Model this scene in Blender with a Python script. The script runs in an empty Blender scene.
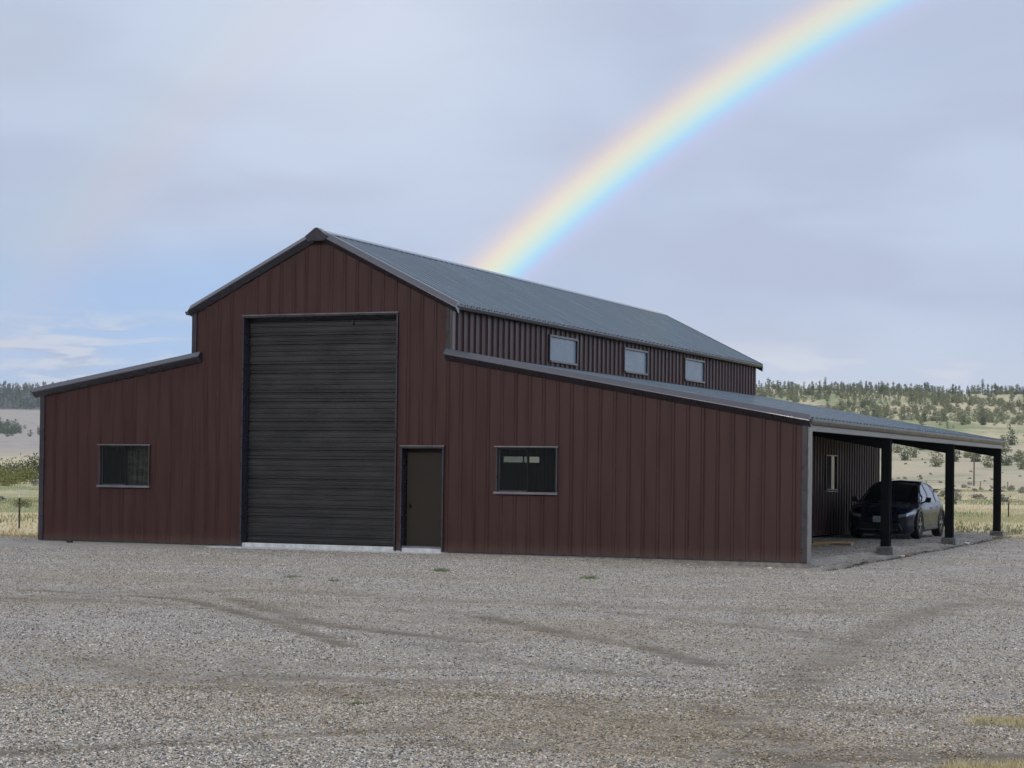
import bpy, bmesh, math, random
import numpy as np
from mathutils import Vector, Matrix, noise
R = math.radians
rnd = random.Random(7)
scene = bpy.context.scene
col = scene.collection

# ---------------------------------------------------------------- camera
YAW, PITCH, ROLL = R(-23.192), R(0.971), R(-0.712)
F0 = Vector((math.sin(YAW), math.cos(YAW), 0)); R0 = Vector((math.cos(YAW), -math.sin(YAW), 0)); U0 = Vector((0, 0, 1))
Fv = F0*math.cos(PITCH)+U0*math.sin(PITCH); Uv = -F0*math.sin(PITCH)+U0*math.cos(PITCH)
Rc = R0*math.cos(ROLL)-Uv*math.sin(ROLL); Uc = R0*math.sin(ROLL)+Uv*math.cos(ROLL)
cd = bpy.data.cameras.new('camera'); cam = bpy.data.objects.new('camera', cd); col.objects.link(cam)
m = Matrix.Identity(4)
for i in range(3):
    m[i][0] = Rc[i]; m[i][1] = Uc[i]; m[i][2] = -Fv[i]
m[0][3], m[1][3], m[2][3] = 20.198, -36.662, 1.672
cam.matrix_world = m
cd.sensor_width = 36; cd.lens = 69.17; cd.shift_y = 54.1/1024; cd.clip_start = 0.1; cd.clip_end = 20000
scene.camera = cam
scene.view_settings.view_transform = 'Standard'; scene.view_settings.look = 'None'
scene.view_settings.gamma = 1; scene.view_settings.use_curve_mapping = False
scene.view_settings.exposure = 0.08

# ---------------------------------------------------------------- sun: behind the camera, 23.5 degrees up, thin cloud
SUN_EL, SUN_AZ = 23.5, 186.5            # azimuth clockwise from +Y
S = Vector((math.sin(R(SUN_AZ))*math.cos(R(SUN_EL)), math.cos(R(SUN_AZ))*math.cos(R(SUN_EL)), math.sin(R(SUN_EL))))
sd = bpy.data.lights.new('sun', 'SUN'); sd.energy = 1.4; sd.angle = R(12); sd.color = (1, .93, .83)
so = bpy.data.objects.new('sun', sd); col.objects.link(so)
so.rotation_euler = S.to_track_quat('Z', 'Y').to_euler()

# ---------------------------------------------------------------- node helpers
class NT:
    def __init__(s, tree):
        s.t = tree; s.n = tree.nodes; s.l = tree.links
    def node(s, typ, **kw):
        nd = s.n.new(typ)
        for k, v in kw.items(): setattr(nd, k, v)
        return nd
    def link(s, a, b): s.l.new(a, b)
    def put(s, sock, v):
        if isinstance(v, (int, float)): sock.default_value = v
        elif isinstance(v, (tuple, list)): sock.default_value = v
        else: s.l.new(v, sock)
    def math(s, op, a, b=0.0, c=None, clamp=False):
        nd = s.n.new('ShaderNodeMath'); nd.operation = op; nd.use_clamp = clamp
        s.put(nd.inputs[0], a); s.put(nd.inputs[1], b)
        if c is not None: s.put(nd.inputs[2], c)
        return nd.outputs[0]
    def mr(s, v, a, b, c=0.0, d=1.0, smooth=True):
        nd = s.n.new('ShaderNodeMapRange'); nd.interpolation_type = 'SMOOTHSTEP' if smooth else 'LINEAR'
        s.put(nd.inputs[0], v)
        for i, q in enumerate((a, b, c, d)): nd.inputs[i+1].default_value = q
        return nd.outputs[0]
    def mix(s, f, a, b, blend='MIX'):
        nd = s.n.new('ShaderNodeMix'); nd.data_type = 'RGBA'; nd.blend_type = blend
        s.put(nd.inputs[0], f)
        for sock, v in ((nd.inputs[6], a), (nd.inputs[7], b)):
            if isinstance(v, tuple) and len(v) == 3: v = (*v, 1)
            s.put(sock, v)
        return nd.outputs[2]
    def noise(s, vec, scale, detail=4, rough=.5, dist=0.0):
        nd = s.n.new('ShaderNodeTexNoise'); s.put(nd.inputs['Vector'], vec)
        nd.inputs['Scale'].default_value = scale; nd.inputs['Detail'].default_value = detail
        nd.inputs['Roughness'].default_value = rough; nd.inputs['Distortion'].default_value = dist
        return nd.outputs['Fac']
    def mapping(s, vec, scale=(1, 1, 1), loc=(0, 0, 0)):
        nd = s.n.new('ShaderNodeMapping'); s.put(nd.inputs[0], vec)
        nd.inputs['Scale'].default_value = scale; nd.inputs['Location'].default_value = loc
        return nd.outputs[0]

# ---------------------------------------------------------------- world: Nishita under broken cloud, with the rainbow
world = bpy.data.worlds.new('World'); scene.world = world; world.use_nodes = True
W = NT(world.node_tree); W.n.clear()
out = W.node('ShaderNodeOutputWorld'); bg = W.node('ShaderNodeBackground'); bg.inputs[1].default_value = 0.1
W.link(bg.outputs[0], out.inputs[0])
tc = W.node('ShaderNodeTexCoord'); D = tc.outputs['Generated']
sky = W.node('ShaderNodeTexSky'); sky.sky_type = 'NISHITA'; sky.sun_disc = False
sky.sun_elevation = R(SUN_EL); sky.sun_rotation = R(SUN_AZ); sky.altitude = 2000; sky.dust_density = 1.0
sep = W.node('ShaderNodeSeparateXYZ'); W.link(D, sep.inputs[0])
el = W.math('MULTIPLY', W.math('ARCSINE', sep.outputs[2]), 180/math.pi)
az = W.math('MULTIPLY', W.math('ARCTAN2', sep.outputs[0], sep.outputs[1]), 180/math.pi)
# coordinates for cloud texture: azimuth, elevation in degrees (elevation stretched near the horizon)
cmb = W.node('ShaderNodeCombineXYZ'); W.put(cmb.inputs[0], az); W.put(cmb.inputs[1], W.math('MULTIPLY', el, 2.2)); P = cmb.outputs[0]
n1 = W.noise(D, 5.0, 3, .5, .3)                    # broad rain veil
n2 = W.noise(W.mapping(P, (.10, .16, 1), (3, 1, 0)), 1.0, 4, .45, .2)
base = W.mix(W.mr(n1, .38, .62), (5.15, 6.0, 7.6), (4.5, 5.35, 7.0))
base = W.mix(W.mr(n2, .40, .64), base, (4.6, 5.25, 6.8))
# paler grey cloud above, the deck thins toward the upper left
up = W.math('MULTIPLY', W.mr(el, 6, 13), W.mr(W.math('ABSOLUTE', W.math('ADD', az, 28)), 0, 10, 1, 0))
base = W.mix(W.math('MULTIPLY', up, .85), base, (6.3, 6.95, 8.2))
lowg = W.mr(el, 5.5, 2.2)
base = W.mix(W.math('MULTIPLY', lowg, .7), base, (6.0, 6.6, 7.7))
# dark smudge in the far upper left
smd = W.math('MULTIPLY', W.mr(az, -33, -38), W.math('MULTIPLY', W.mr(el, 9, 11), W.mr(el, 14, 12)))
base = W.mix(W.math('MULTIPLY', smd, .6), base, (4.9, 5.55, 6.7))
# blue opening low on the left
gx = W.mr(W.math('ADD', W.math('ADD', az, 36), W.math('MULTIPLY', W.math('SUBTRACT', n2, .5), 5)), 12, 4)
gy = W.math('MULTIPLY', W.mr(W.math('ADD', el, W.math('MULTIPLY', W.math('SUBTRACT', n1, .5), 3)), 7.0, 5.0), W.mr(el, -1, .5))
gap = W.math('MULTIPLY', gx, gy)
bluesky = W.mix(.55, sky.outputs[0], (3.6, 5.4, 8.2))
bluesky = W.mix(.8, bluesky, (3.45, 5.15, 8.1))
base = W.mix(W.math('MULTIPLY', gap, .78), base, bluesky)
# stretched cumulus in that opening and along the right horizon
c1 = W.noise(W.mapping(P, (.30, .80, 1), (2.3, .4, 0)), 1.0, 5, .55, .35)
c2 = W.noise(W.mapping(P, (.30, .80, 1), (2.3, .75, 0)), 1.0, 5, .55, .35)
cl = W.math('MULTIPLY', W.mr(c1, .46, .64), W.mr(el, 5.0, 3.6))
clc = W.mix(W.mr(W.math('SUBTRACT', c1, c2), -.08, .06), (4.3, 4.95, 6.4), (6.1, 6.5, 7.4))
base = W.mix(W.math('MULTIPLY', W.math('MULTIPLY', cl, gx), .85), base, clc)
c3 = W.noise(W.mapping(P, (.28, .55, 1), (7.7, .2, 0)), 1.0, 4, .5, .2)
clr = W.math('MULTIPLY', W.math('MULTIPLY', W.mr(c3, .5, .64), W.mr(el, 4.2, 3.2)), W.mr(az, -22, -16))
base = W.mix(W.math('MULTIPLY', clr, .6), base, (6.9, 7.1, 7.7))
# rainbow: colour depends on the angle from the antisolar point
dot = W.node('ShaderNodeVectorMath', operation='DOT_PRODUCT'); W.link(D, dot.inputs[0]); dot.inputs[1].default_value = tuple(-S)
ang = W.math('MULTIPLY', W.math('ARCCOSINE', dot.outputs['Value']), 180/math.pi)
def ramp(stops, lo, hi):
    cr = W.node('ShaderNodeValToRGB'); W.put(cr.inputs[0], W.mr(ang, lo, hi, 0, 1, smooth=False))
    e = cr.color_ramp.elements
    while len(e) > 1: e.remove(e[-1])
    cr.color_ramp.interpolation = 'B_SPLINE'
    for i, (a, c) in enumerate(stops):
        q = e[0] if i == 0 else e.new((a-lo)/(hi-lo))
        q.position = (a-lo)/(hi-lo); q.color = c
    return cr
pr = ramp([(40.230, (.52, .60, .76, 0)), (40.617, (.62, .57, .82, .25)), (40.901, (.54, .62, .98, .60)), (41.107, (.36, .75, 1.0, .92)), (41.331, (.58, .86, .86, .92)),
           (41.606, (.80, .87, .66, .92)), (41.864, (.95, .84, .58, .88)), (42.165, (.92, .70, .58, .6)), (42.509, (.76, .60, .64, .25)), (42.982, (.56, .61, .72, 0))], 38, 45)
sc = W.node('ShaderNodeVectorMath', operation='SCALE'); W.link(pr.outputs[0], sc.inputs[0]); sc.inputs['Scale'].default_value = 10.0
alp = W.math('MULTIPLY', pr.outputs[1], W.mr(el, 24, 0, .5, .92))
base = W.mix(alp, base, sc.outputs[0])
sr = ramp([(49.6, (.5, .55, .7, 0)), (50.6, (.68, .57, .60, .26)), (51.5, (.64, .64, .58, .22)), (52.4, (.46, .62, .66, .18)), (53.6, (.5, .55, .7, 0))], 48, 55)
s2 = W.node('ShaderNodeVectorMath', operation='SCALE'); W.link(sr.outputs[0], s2.inputs[0]); s2.inputs['Scale'].default_value = 9.6
base = W.mix(W.math('MULTIPLY', sr.outputs[1], .95), base, s2.outputs[0])
# the cloud deck grows brighter overhead, as an overcast sky does
# unseen sky: brightening added at right for the side walls, dimming added behind camera
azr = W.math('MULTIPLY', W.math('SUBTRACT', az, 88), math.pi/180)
side_boost = W.math('MULTIPLY', W.math('MULTIPLY', W.mr(az, -6, 28), W.mr(az, 160, 100)), W.mr(el, 0, 22, .8, 1.0))
azb = W.math('MULTIPLY', W.math('SUBTRACT', az, 190), math.pi/180)
rear_dim = W.math('MULTIPLY', W.math('MAXIMUM', W.math('COSINE', azb), 0.0), W.mr(el, 60, 5, 0, .45))
fac_ = W.math('MULTIPLY', W.math('ADD', W.mr(el, 14, 75, 1.0, 1.75), W.math('MULTIPLY', W.math('POWER', side_boost, 1.0), 1.15)), W.math('SUBTRACT', 1.0, rear_dim))
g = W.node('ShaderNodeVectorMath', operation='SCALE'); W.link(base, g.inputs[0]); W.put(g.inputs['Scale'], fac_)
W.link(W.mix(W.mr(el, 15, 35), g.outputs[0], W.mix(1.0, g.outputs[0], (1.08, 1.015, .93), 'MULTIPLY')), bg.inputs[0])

# ---------------------------------------------------------------- materials
MATS = {}
def newmat(name):
    mt = bpy.data.materials.new(name); mt.use_nodes = True
    t = NT(mt.node_tree); b = t.n['Principled BSDF']; MATS[name] = mt
    return mt, t, b
def simple(name, colr, rough=.5, metal=0.0, spec=.5, var=.18, nscale=6.0, stretch=(1, 1, 1), bump=0.0, bscale=60, coat=0.0):
    mt, t, b = newmat(name)
    tcn = t.node('ShaderNodeTexCoord'); v = t.mapping(tcn.outputs['Object'], stretch)
    n = t.noise(v, nscale, 5, .55)
    c = t.mix(t.mr(n, .3, .7), tuple(x*(1-var) for x in colr), tuple(min(1, x*(1+var)) for x in colr))
    t.link(c, b.inputs['Base Color'])
    t.link(t.mr(n, .3, .7, rough*.85, min(1, rough*1.15)), b.inputs['Roughness'])
    b.inputs['Metallic'].default_value = metal; b.inputs['Specular IOR Level'].default_value = spec
    b.inputs['Coat Weight'].default_value = coat
    if bump:
        bp = t.node('ShaderNodeBump'); bp.inputs['Strength'].default_value = bump; bp.inputs['Distance'].default_value = .01
        t.link(t.noise(tcn.outputs['Object'], bscale, 4, .6), bp.inputs['Height']); t.link(bp.outputs[0], b.inputs['Normal'])
    return mt
def wall_mat(name, c, rough):
    mt, t, b = newmat(name)
    tcn = t.node('ShaderNodeTexCoord'); o = tcn.outputs['Object']
    streak = t.noise(t.mapping(o, (5, 5, .35)), 1.6, 6, .6)          # rain streaks and dust running down the panels
    blot = t.noise(o, .7, 4, .55)
    fine = t.noise(t.mapping(o, (26, 26, 2.5)), 1.0, 3, .6)
    k = t.mix(t.mr(streak, .35, .75), tuple(x*.86 for x in c), (c[0]*1.16, c[1]*1.22, c[2]*1.22))
    k = t.mix(t.mr(blot, .45, .75, 0, .35), k, (c[0]*1.15+.004, c[1]*1.25+.003, c[2]*1.25+.003))
    k = t.mix(t.mr(fine, .6, .8, 0, .3), k, (c[0]*.7, c[1]*.7, c[2]*.7))
    sp = t.node('ShaderNodeSeparateXYZ'); t.link(o, sp.inputs[0])
    lap = t.math('ABSOLUTE', t.math('SUBTRACT', t.math('FRACT', t.math('DIVIDE', t.math('ADD', t.math('ADD', sp.outputs[0], sp.outputs[1]), 100*.9144+.455), .9144)), .5))
    k = t.mix(t.mr(lap, .018, .008, 0, .35), k, (c[0]*.35, c[1]*.35, c[2]*.35))      # dark joint where one sheet laps the next
    splash = t.math('MULTIPLY', t.mr(t.math('ADD', sp.outputs[2], t.math('MULTIPLY', fine, .3)), .42, .12), .45)
    k = t.mix(splash, k, (.085, .062, .052))                          # dirt splashed up at the foot
    t.link(k, b.inputs['Base Color'])
    t.link(t.mr(streak, .3, .7, rough*.85, rough*1.25), b.inputs['Roughness']); b.inputs['Specular IOR Level'].default_value = .34
    bp = t.node('ShaderNodeBump'); bp.inputs['Strength'].default_value = .25; bp.inputs['Distance'].default_value = .02
    t.link(t.noise(t.mapping(o, (1, 1, .4)), 2.2, 2, .5), bp.inputs['Height']); t.link(bp.outputs[0], b.inputs['Normal'])
    return mt
wall_mat('wall_paint', (.0360, .0108, .0105), .42)
simple('roof_metal', (.052, .082, .110), .25, .15, .6, .16, 1.1, (.5, 5, .5), coat=.5)
simple('trim', (.022, .021, .031), .30, 0, .7, .12, 5, coat=.3)
simple('fascia', (.052, .043, .041), .38, 0, .5, .12, 5)
simple('galvanised', (.17, .165, .16), .45, .4, .5, .15, 9)
simple('door_curtain', (.0120, .0130, .0155), .36, 0, .6, .03, 1.2, (1, 1, 3))
simple('door_paint', (.017, .0135, .010), .6, 0, .25, .12, 3)
simple('dark_steel', (.006, .006, .007), .6, 0, .2, .2, 4)
simple('concrete', (.43, .45, .465), .85, 0, .3, .2, 7, (1, 1, 1), .3)
simple('block_concrete', (.20, .19, .175), .9, 0, .3, .3, 9, (1, 1, 1), .5)
simple('frame_metal', (.04, .037, .043), .32, .2, .6, .1, 5)
simple('sill_metal', (.17, .165, .19), .35, .5, .6, .1, 5)
simple('black_cloth', (.03, .028, .026), .9, 0, .2, .3, 12)
simple('lumber', (.46, .30, .14), .7, 0, .3, .25, 5, (1, 8, 8))
simple('rusty_steel', (.05, .035, .028), .8, .2, .3, .3, 14)
simple('white_paint', (.75, .75, .72), .6)
simple('old_wood', (.13, .11, .09), .85, 0, .3, .3, 5, (8, 8, 1))
simple('brick', (.33, .13, .09), .85, 0, .3, .25, 20)
simple('pale_stone', (.5, .48, .44), .85, 0, .3, .2, 9)
simple('bark', (.09, .065, .05), .9, 0, .2, .3, 6)
simple('car_paint', (.006, .009, .021), .28, .1, .3, .05, 2, coat=.25)
simple('car_black', (.008, .008, .009), .35, 0, .5, .1)
simple('car_glass', (.006, .007, .009), .05, 0, .8, .05)
simple('tyre', (.012, .012, .012), .8, 0, .3)
simple('rim', (.22, .22, .23), .3, .8)
simple('lamp_glass', (.30, .34, .40), .12, .3, .8, .1)
simple('plate', (.42, .47, .43), .5, 0, .4, .25, 22)
simple('interior', (.05, .05, .05), .9)
simple('clear_storey_pane', (.11, .155, .20), .3, 0, .4, .06, 2)
def glass(name, tint, fac):
    mt, t, b = newmat(name); t.n.remove(b)
    o = t.n['Material Output']
    tr = t.node('ShaderNodeBsdfTransparent'); tr.inputs[0].default_value = (*tint, 1)
    gl = t.node('ShaderNodeBsdfGlossy'); gl.inputs[1].default_value = .03; gl.inputs[0].default_value = (.9, .95, 1, 1)
    df = t.node('ShaderNodeBsdfDiffuse'); df.inputs[0].default_value = (.02, .022, .022, 1)
    m1 = t.node('ShaderNodeMixShader'); m1.inputs[0].default_value = fac; t.link(tr.outputs[0], m1.inputs[1]); t.link(df.outputs[0], m1.inputs[2])
    fr = t.node('ShaderNodeFresnel'); fr.inputs[0].default_value = 1.45
    mx = t.node('ShaderNodeMixShader'); t.link(fr.outputs[0], mx.inputs[0]); t.link(m1.outputs[0], mx.inputs[1]); t.link(gl.outputs[0], mx.inputs[2])
    t.link(mx.outputs[0], o.inputs[0]); return mt
glass('window_glass', (.85, .88, .88), .12)
glass('screened_glass', (.75, .79, .82), .2)

def leafmat(name, c1, c2):
    mt, t, b = newmat(name)
    oi = t.node('ShaderNodeObjectInfo'); tcn = t.node('ShaderNodeTexCoord')
    at = t.node('ShaderNodeAttribute'); at.attribute_name = 'tone'
    n = t.math('ADD', t.math('MULTIPLY', at.outputs['Fac'], .75), t.math('MULTIPLY', oi.outputs['Random'], .25))
    t.link(t.mix(n, c1, c2), b.inputs['Base Color']); b.inputs['Roughness'].default_value = .85; b.inputs['Specular IOR Level'].default_value = .15
    return mt
leafmat('conifer_leaf', (.050, .070, .042), (.115, .14, .075))
leafmat('juniper_leaf', (.11, .125, .065), (.23, .235, .13))
leafmat('willow_leaf', (.035, .047, .020), (.075, .092, .038))
leafmat('scrub_leaf', (.10, .12, .035), (.23, .23, .08))
leafmat('sage_leaf', (.13, .13, .105), (.26, .25, .20))
leafmat('dry_grass', (.30, .25, .13), (.56, .47, .28))
leafmat('green_grass', (.13, .16, .075), (.27, .29, .15))
leafmat('weed_leaf', (.11, .14, .07), (.20, .24, .13))

# ---------------------------------------------------------------- object helpers
class MB:
    def __init__(s): s.v = []; s.f = []; s.sm = False
    def quad(s, *p):
        n = len(s.v); s.v += [tuple(q) for q in p]; s.f.append(tuple(range(n, n+len(p)))); return s
    def box(s, x0, x1, y0, y1, z0, z1):
        n = len(s.v)
        s.v += [(x, y, z) for x in (x0, x1) for y in (y0, y1) for z in (z0, z1)]
        s.f += [tuple(n+i for i in q) for q in ((0, 1, 3, 2), (4, 6, 7, 5), (0, 4, 5, 1), (2, 3, 7, 6), (0, 2, 6, 4), (1, 5, 7, 3))]; return s
    def hexa(s, a, b):     # two quads (4 points each), joined
        n = len(s.v); s.v += [tuple(q) for q in a]+[tuple(q) for q in b]; k = len(a)
        s.f += [tuple(n+i for i in reversed(range(k))), tuple(n+k+i for i in range(k))]
        s.f += [(n+i, n+(i+1) % k, n+k+(i+1) % k, n+k+i) for i in range(k)]; return s
    def tube(s, p0, p1, r0, r1=None, k=8):
        r1 = r0 if r1 is None else r1; p0, p1 = Vector(p0), Vector(p1); d = (p1-p0).normalized()
        a = d.orthogonal().normalized(); b = d.cross(a)
        ring = lambda p, r: [p+(a*math.cos(t)+b*math.sin(t))*r for t in [2*math.pi*i/k for i in range(k)]]
        return s.hexa(ring(p0, r0), ring(p1, r1))
    def build(s, name, mat, parent=None, smooth=False, bevel=0.0):
        me = bpy.data.meshes.new(name); me.from_pydata(s.v, [], s.f)
        bm = bmesh.new(); bm.from_mesh(me); bmesh.ops.remove_doubles(bm, verts=bm.verts, dist=1e-5)
        bmesh.ops.recalc_face_normals(bm, faces=bm.faces); bm.to_mesh(me); bm.free()
        if smooth: me.polygons.foreach_set('use_smooth', [True]*len(me.polygons))
        me.materials.append(MATS[mat])
        o = bpy.data.objects.new(name, me); col.objects.link(o)
        if parent is not None: o.parent = parent
        if bevel:
            bv = o.modifiers.new('bevel', 'BEVEL'); bv.width = bevel; bv.segments = 2; bv.limit_method = 'ANGLE'
        return o
def tag(o, label=None, cat=None, group=None, kind=None):
    if label: o['label'] = label
    if cat: o['category'] = cat
    if group: o['group'] = group
    if kind: o['kind'] = kind
    return o
def empty(name, loc=(0, 0, 0), rz=0.0):
    o = bpy.data.objects.new(name, None); col.objects.link(o); o.location = loc; o.rotation_euler = (0, 0, rz); o.empty_display_size = .2; return o
def fast_mesh(name, verts, faces, mat, tone=None, smooth=False, link=True):
    """verts (N,3), faces (M,k) numpy"""
    me = bpy.data.meshes.new(name); verts = np.asarray(verts, np.float32); faces = np.asarray(faces, np.int32); k = faces.shape[1]
    me.vertices.add(len(verts)); me.vertices.foreach_set('co', verts.ravel())
    me.loops.add(faces.size); me.loops.foreach_set('vertex_index', faces.ravel())
    me.polygons.add(len(faces)); me.polygons.foreach_set('loop_start', np.arange(0, faces.size, k, dtype=np.int32))
    me.polygons.foreach_set('loop_total', np.full(len(faces), k, np.int32))
    me.polygons.foreach_set('use_smooth', np.full(len(faces), smooth))
    me.update(calc_edges=True)
    if tone is not None:
        a = me.attributes.new('tone', 'FLOAT', 'POINT'); a.data.foreach_set('value', np.asarray(tone, np.float32))
    me.materials.append(MATS[mat])
    if not link: return me
    o = bpy.data.objects.new(name, me); col.objects.link(o); return o

# ---------------------------------------------------------------- terrain
CX, CY = 20.0, -36.7
def sstep(a, b, x):
    t = np.clip((x-a)/(b-a), 0, 1); return t*t*(3-2*t)
def fbm(x, y, scale, oct=4, seed=0.0):
    r = 0; amp = 1; tot = 0
    for i in range(oct):
        r += amp*noise.noise((x*scale+seed, y*scale+seed*1.7, seed)); tot += amp; amp *= .5; scale *= 2.03
    return r/tot
def ground_z(x, y):
    dx, dy = x-CX, y-CY; r = math.hypot(dx, dy); a = math.degrees(math.atan2(dx, dy))
    z = -.07
    # hill with junipers to the right (north-east), crest about one kilometre away
    s = min(max((r-330)/670, 0), 1)
    hr = (45-.35*max(a+16, 0))*s**1.45
    if r > 1000: hr -= (r-1000)*.012
    hr += s*(fbm(x, y, .006, 4, 3.1)*9)*(1 if s < 1 else 1) * min(1, s*2.5)
    # long ridge to the left, about two kilometres away
    if r < 250: hl = 0
    elif r < 750: hl = 5.5*((r-250)/500)**1.5
    elif r < 1900: hl = 5.5+52*((r-750)/1150)**1.15
    else: hl = 57.5+34*min(1, (r-1900)/420)
    hl += min(1, r/900)*fbm(x, y, .0022, 4, 9.4)*12*(1 if r > 700 else 0)*min(1, max(0, (r-700)/500))
    w = float(sstep(-33, -22, a)) if a > -100 else 0
    if a > 60 or a < -100:
        w2 = 1.0
    h = hl*(1-w)+hr*w
    if a > 60: h = hr*float(sstep(120, 60, a))
    if a < -70: h = hl*float(sstep(-120, -70, a))
    if a > 105 or a < -75:      # dark wooded rise behind the camera, mirrored in panes and paint
        h = max(h, 62*float(sstep(70, 330, r))*float(sstep(75, 110, abs(a))))
    z += h
    if 45 < r < 400: z += .12*fbm(x, y, .05, 3, 1.2)*min(1, (r-45)/30)
    return z
def yard_z(x, y):
    t = float(sstep(4.5, 10.6, x)) if x < 10.6 else 1.0
    z = -.010-.085*t*(1-min(max(y/21.0, 0), 1)) - .01
    z += .018*fbm(x, y, .35, 3, 5.0)*min(1, abs(y)/3+.1)
    if y < -4: z += .02*fbm(x, y, .12, 2, 8.0)
    if -2.35 < x < 3.05 and -.6 < y < .3: z = min(z, -.03)
    if 6.9 < x < 10.5 and y > .2: z = max(z, -.005+.012*fbm(x, y, .8, 3, 2.0))      # raised pad under the carport
    return z
def edge_y(x):
    e = 2.0 if x < -6 else (23.4 if x < 10.8 else 19.6-(x-11)*.25)
    return e+.9*fbm(x, 0, .35, 3, 4.4)

def in_patch(x, y, grow=0.0):
    v = 9
    for cx_, cy_, rx, ry, sd_ in PATCH: v = min(v, ((x-cx_)/rx)**2+((y-cy_)/ry)**2+1.1*fbm(x, y, 1.6, 3, sd_))
    return v < .72+grow
PATCH = [(19.05, -21.9, 1.6, .6, 5), (19.35, -24.6, 1.5, .7, 6)]
def px_ground(X, Y, z=-.06):
    v = Rc*(X-512)+Uc*(438.1-Y)+Fv*1967.6; t = (z-1.672)/v.z
    return (20.198+v.x*t, -36.662+v.y*t)
# worn wheel tracks across the gravel
TR = [[(20, 592), (180, 601), (270, 617), (350, 641)], [(230, 600), (320, 620), (400, 628), (475, 636)], [(480, 612), (587, 632), (650, 642), (712, 660)],
      [(0, 746), (190, 734), (300, 728), (430, 721)], [(600, 606), (687, 615), (760, 622), (840, 634)], [(90, 655), (165, 670), (260, 676), (360, 690)],
      [(420, 640), (520, 656), (600, 665), (700, 672)], [(700, 700), (760, 722), (800, 745), (820, 768)], [(780, 690), (850, 640), (900, 615), (960, 600)],
      [(0, 600), (260, 592), (520, 600), (820, 606)], [(560, 700), (640, 715), (700, 735), (720, 768)]]
TRW = [[Vector((*px_ground(*p), 0)) for p in t] for t in TR]
TW = [.16, .22, .2, .2, .3, .35, .4, .3, .4, .5, .35]
TS = [1, .9, .9, .8, .6, .6, .5, .8, .6, .45, .5]
def arcs(x, y):
    # faint concentric sweeps left by turning vehicles, and a lane toward the carport
    r1_ = math.hypot(x-1, y-24); t1_ = math.atan2(x-1, 24-y)*r1_
    s1 = noise.noise((r1_*1.5, t1_*.10, 3.3))+.5*noise.noise((r1_*3.6, t1_*.22, 7.7))
    u_ = (x-19)*.86+(y+22)*.5; v_ = -(x-19)*.5+(y+22)*.86
    s2 = noise.noise((u_*1.7, v_*.12, 5.5))
    m1 = max(0, min(1, .35+1.6*fbm(x, y, .13, 2, 21.0))); m2 = max(0, min(1, (x-9)/5))*max(0, min(1, .4+1.5*fbm(x, y, .11, 2, 33.0)))
    return max(0, min(1, (s1-.08)*3.0))*m1*max(0, min(1, (-5-y)/4)), max(0, min(1, (s2-.10)*2.6))*m2
def track(x, y):
    q1, q2 = arcs(x, y); b = .85*max(q1, q2*.85)
    p = Vector((x, y, 0))
    for t, w, s in zip(TRW, TW, TS):
        for i in range(len(t)-1):
            a, c = t[i], t[i+1]; d = c-a; k = max(0, min(1, (p-a).dot(d)/d.length_squared)); q = (p-a-d*k).length
            if q < w*3: b = max(b, s*math.exp(-(q/w)**2))
    return b

# ---- gravel yard sheet
GX0, GX1, GY0 = -40, 40, -52
xs = list(np.arange(GX0, -14, .8))+list(np.arange(-14, 24, .14))+list(np.arange(24, GX1, .6)); ys = list(np.arange(GY0, -30, .5))+list(np.arange(-30, 25.5, .14))
xs = [float(v) for v in xs]; ys = [float(v) for v in ys]
nx, ny = len(xs), len(ys)
V = np.zeros((nx*ny, 3), np.float32); TA = np.zeros(nx*ny, np.float32)
for j, y in enumerate(ys):
    for i, x in enumerate(xs):
        z = yard_z(x, y); t = 0
        if y < 1 and x > -12:
            t = track(x, y)
            if t > .02: z -= .022*t*(1+fbm(x, y, 3, 2, 1.0))
        # drip trench beside the carport
        dd = abs(x-(10.98+.05*math.sin(y*1.3)))
        if dd < .5 and -.6 < y < 22: z -= .06*math.exp(-(dd/.16)**2); t = max(t, 1.5*math.exp(-(dd/.17)**2)*(.75+.5*fbm(x, y, 1.5, 2, 3.3)))
        V[j*nx+i] = (x, y, z); TA[j*nx+i] = t
fc = []
for j in range(ny-1):
    for i in range(nx-1):
        xm, ym = (xs[i]+xs[i+1])/2, (ys[j]+ys[j+1])/2
        if ym > edge_y(xm): continue
        if ym > .6 and -6.6 < xm < 6.3: continue
        a = j*nx+i; fc.append((a, a+1, a+nx+1, a+nx))
mt, t, b = newmat('gravel')
tcn = t.node('ShaderNodeTexCoord'); o_ = tcn.outputs['Object']
at = t.node('ShaderNodeAttribute'); at.attribute_name = 'tone'
def stones(scale):
    vo = t.node('ShaderNodeTexVoronoi'); vo.inputs['Scale'].default_value = scale
    wob = t.node('ShaderNodeVectorMath', operation='ADD'); t.link(o_, wob.inputs[0]); t.link(t.mapping(o_, (1, 1, 1)), wob.inputs[1])
    t.link(o_, vo.inputs['Vector']); return vo
v1, v2 = stones(48), stones(110)
cr = t.node('ShaderNodeValToRGB'); e = cr.color_ramp.elements
sp1 = t.node('ShaderNodeSeparateXYZ'); t.link(v1.outputs['Color'], sp1.inputs[0]); t.link(sp1.outputs[0], cr.inputs[0])
e[0].color = (.10, .10, .11, 1); e[1].color = (.66, .64, .62, 1)
for p_, c_ in ((.18, (.18, .185, .20, 1)), (.38, (.27, .27, .28, 1)), (.55, (.35, .325, .29, 1)), (.72, (.41, .39, .37, 1)), (.88, (.50, .49, .49, 1))):
    q = e.new(p_); q.color = c_
sp2 = t.node('ShaderNodeSeparateXYZ'); t.link(v2.outputs['Color'], sp2.inputs[0])
gcol = t.mix(t.math('MULTIPLY', sp2.outputs[1], .55), cr.outputs[0], t.mix(sp2.outputs[0], (.17, .165, .16), (.50, .48, .45)))
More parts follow.
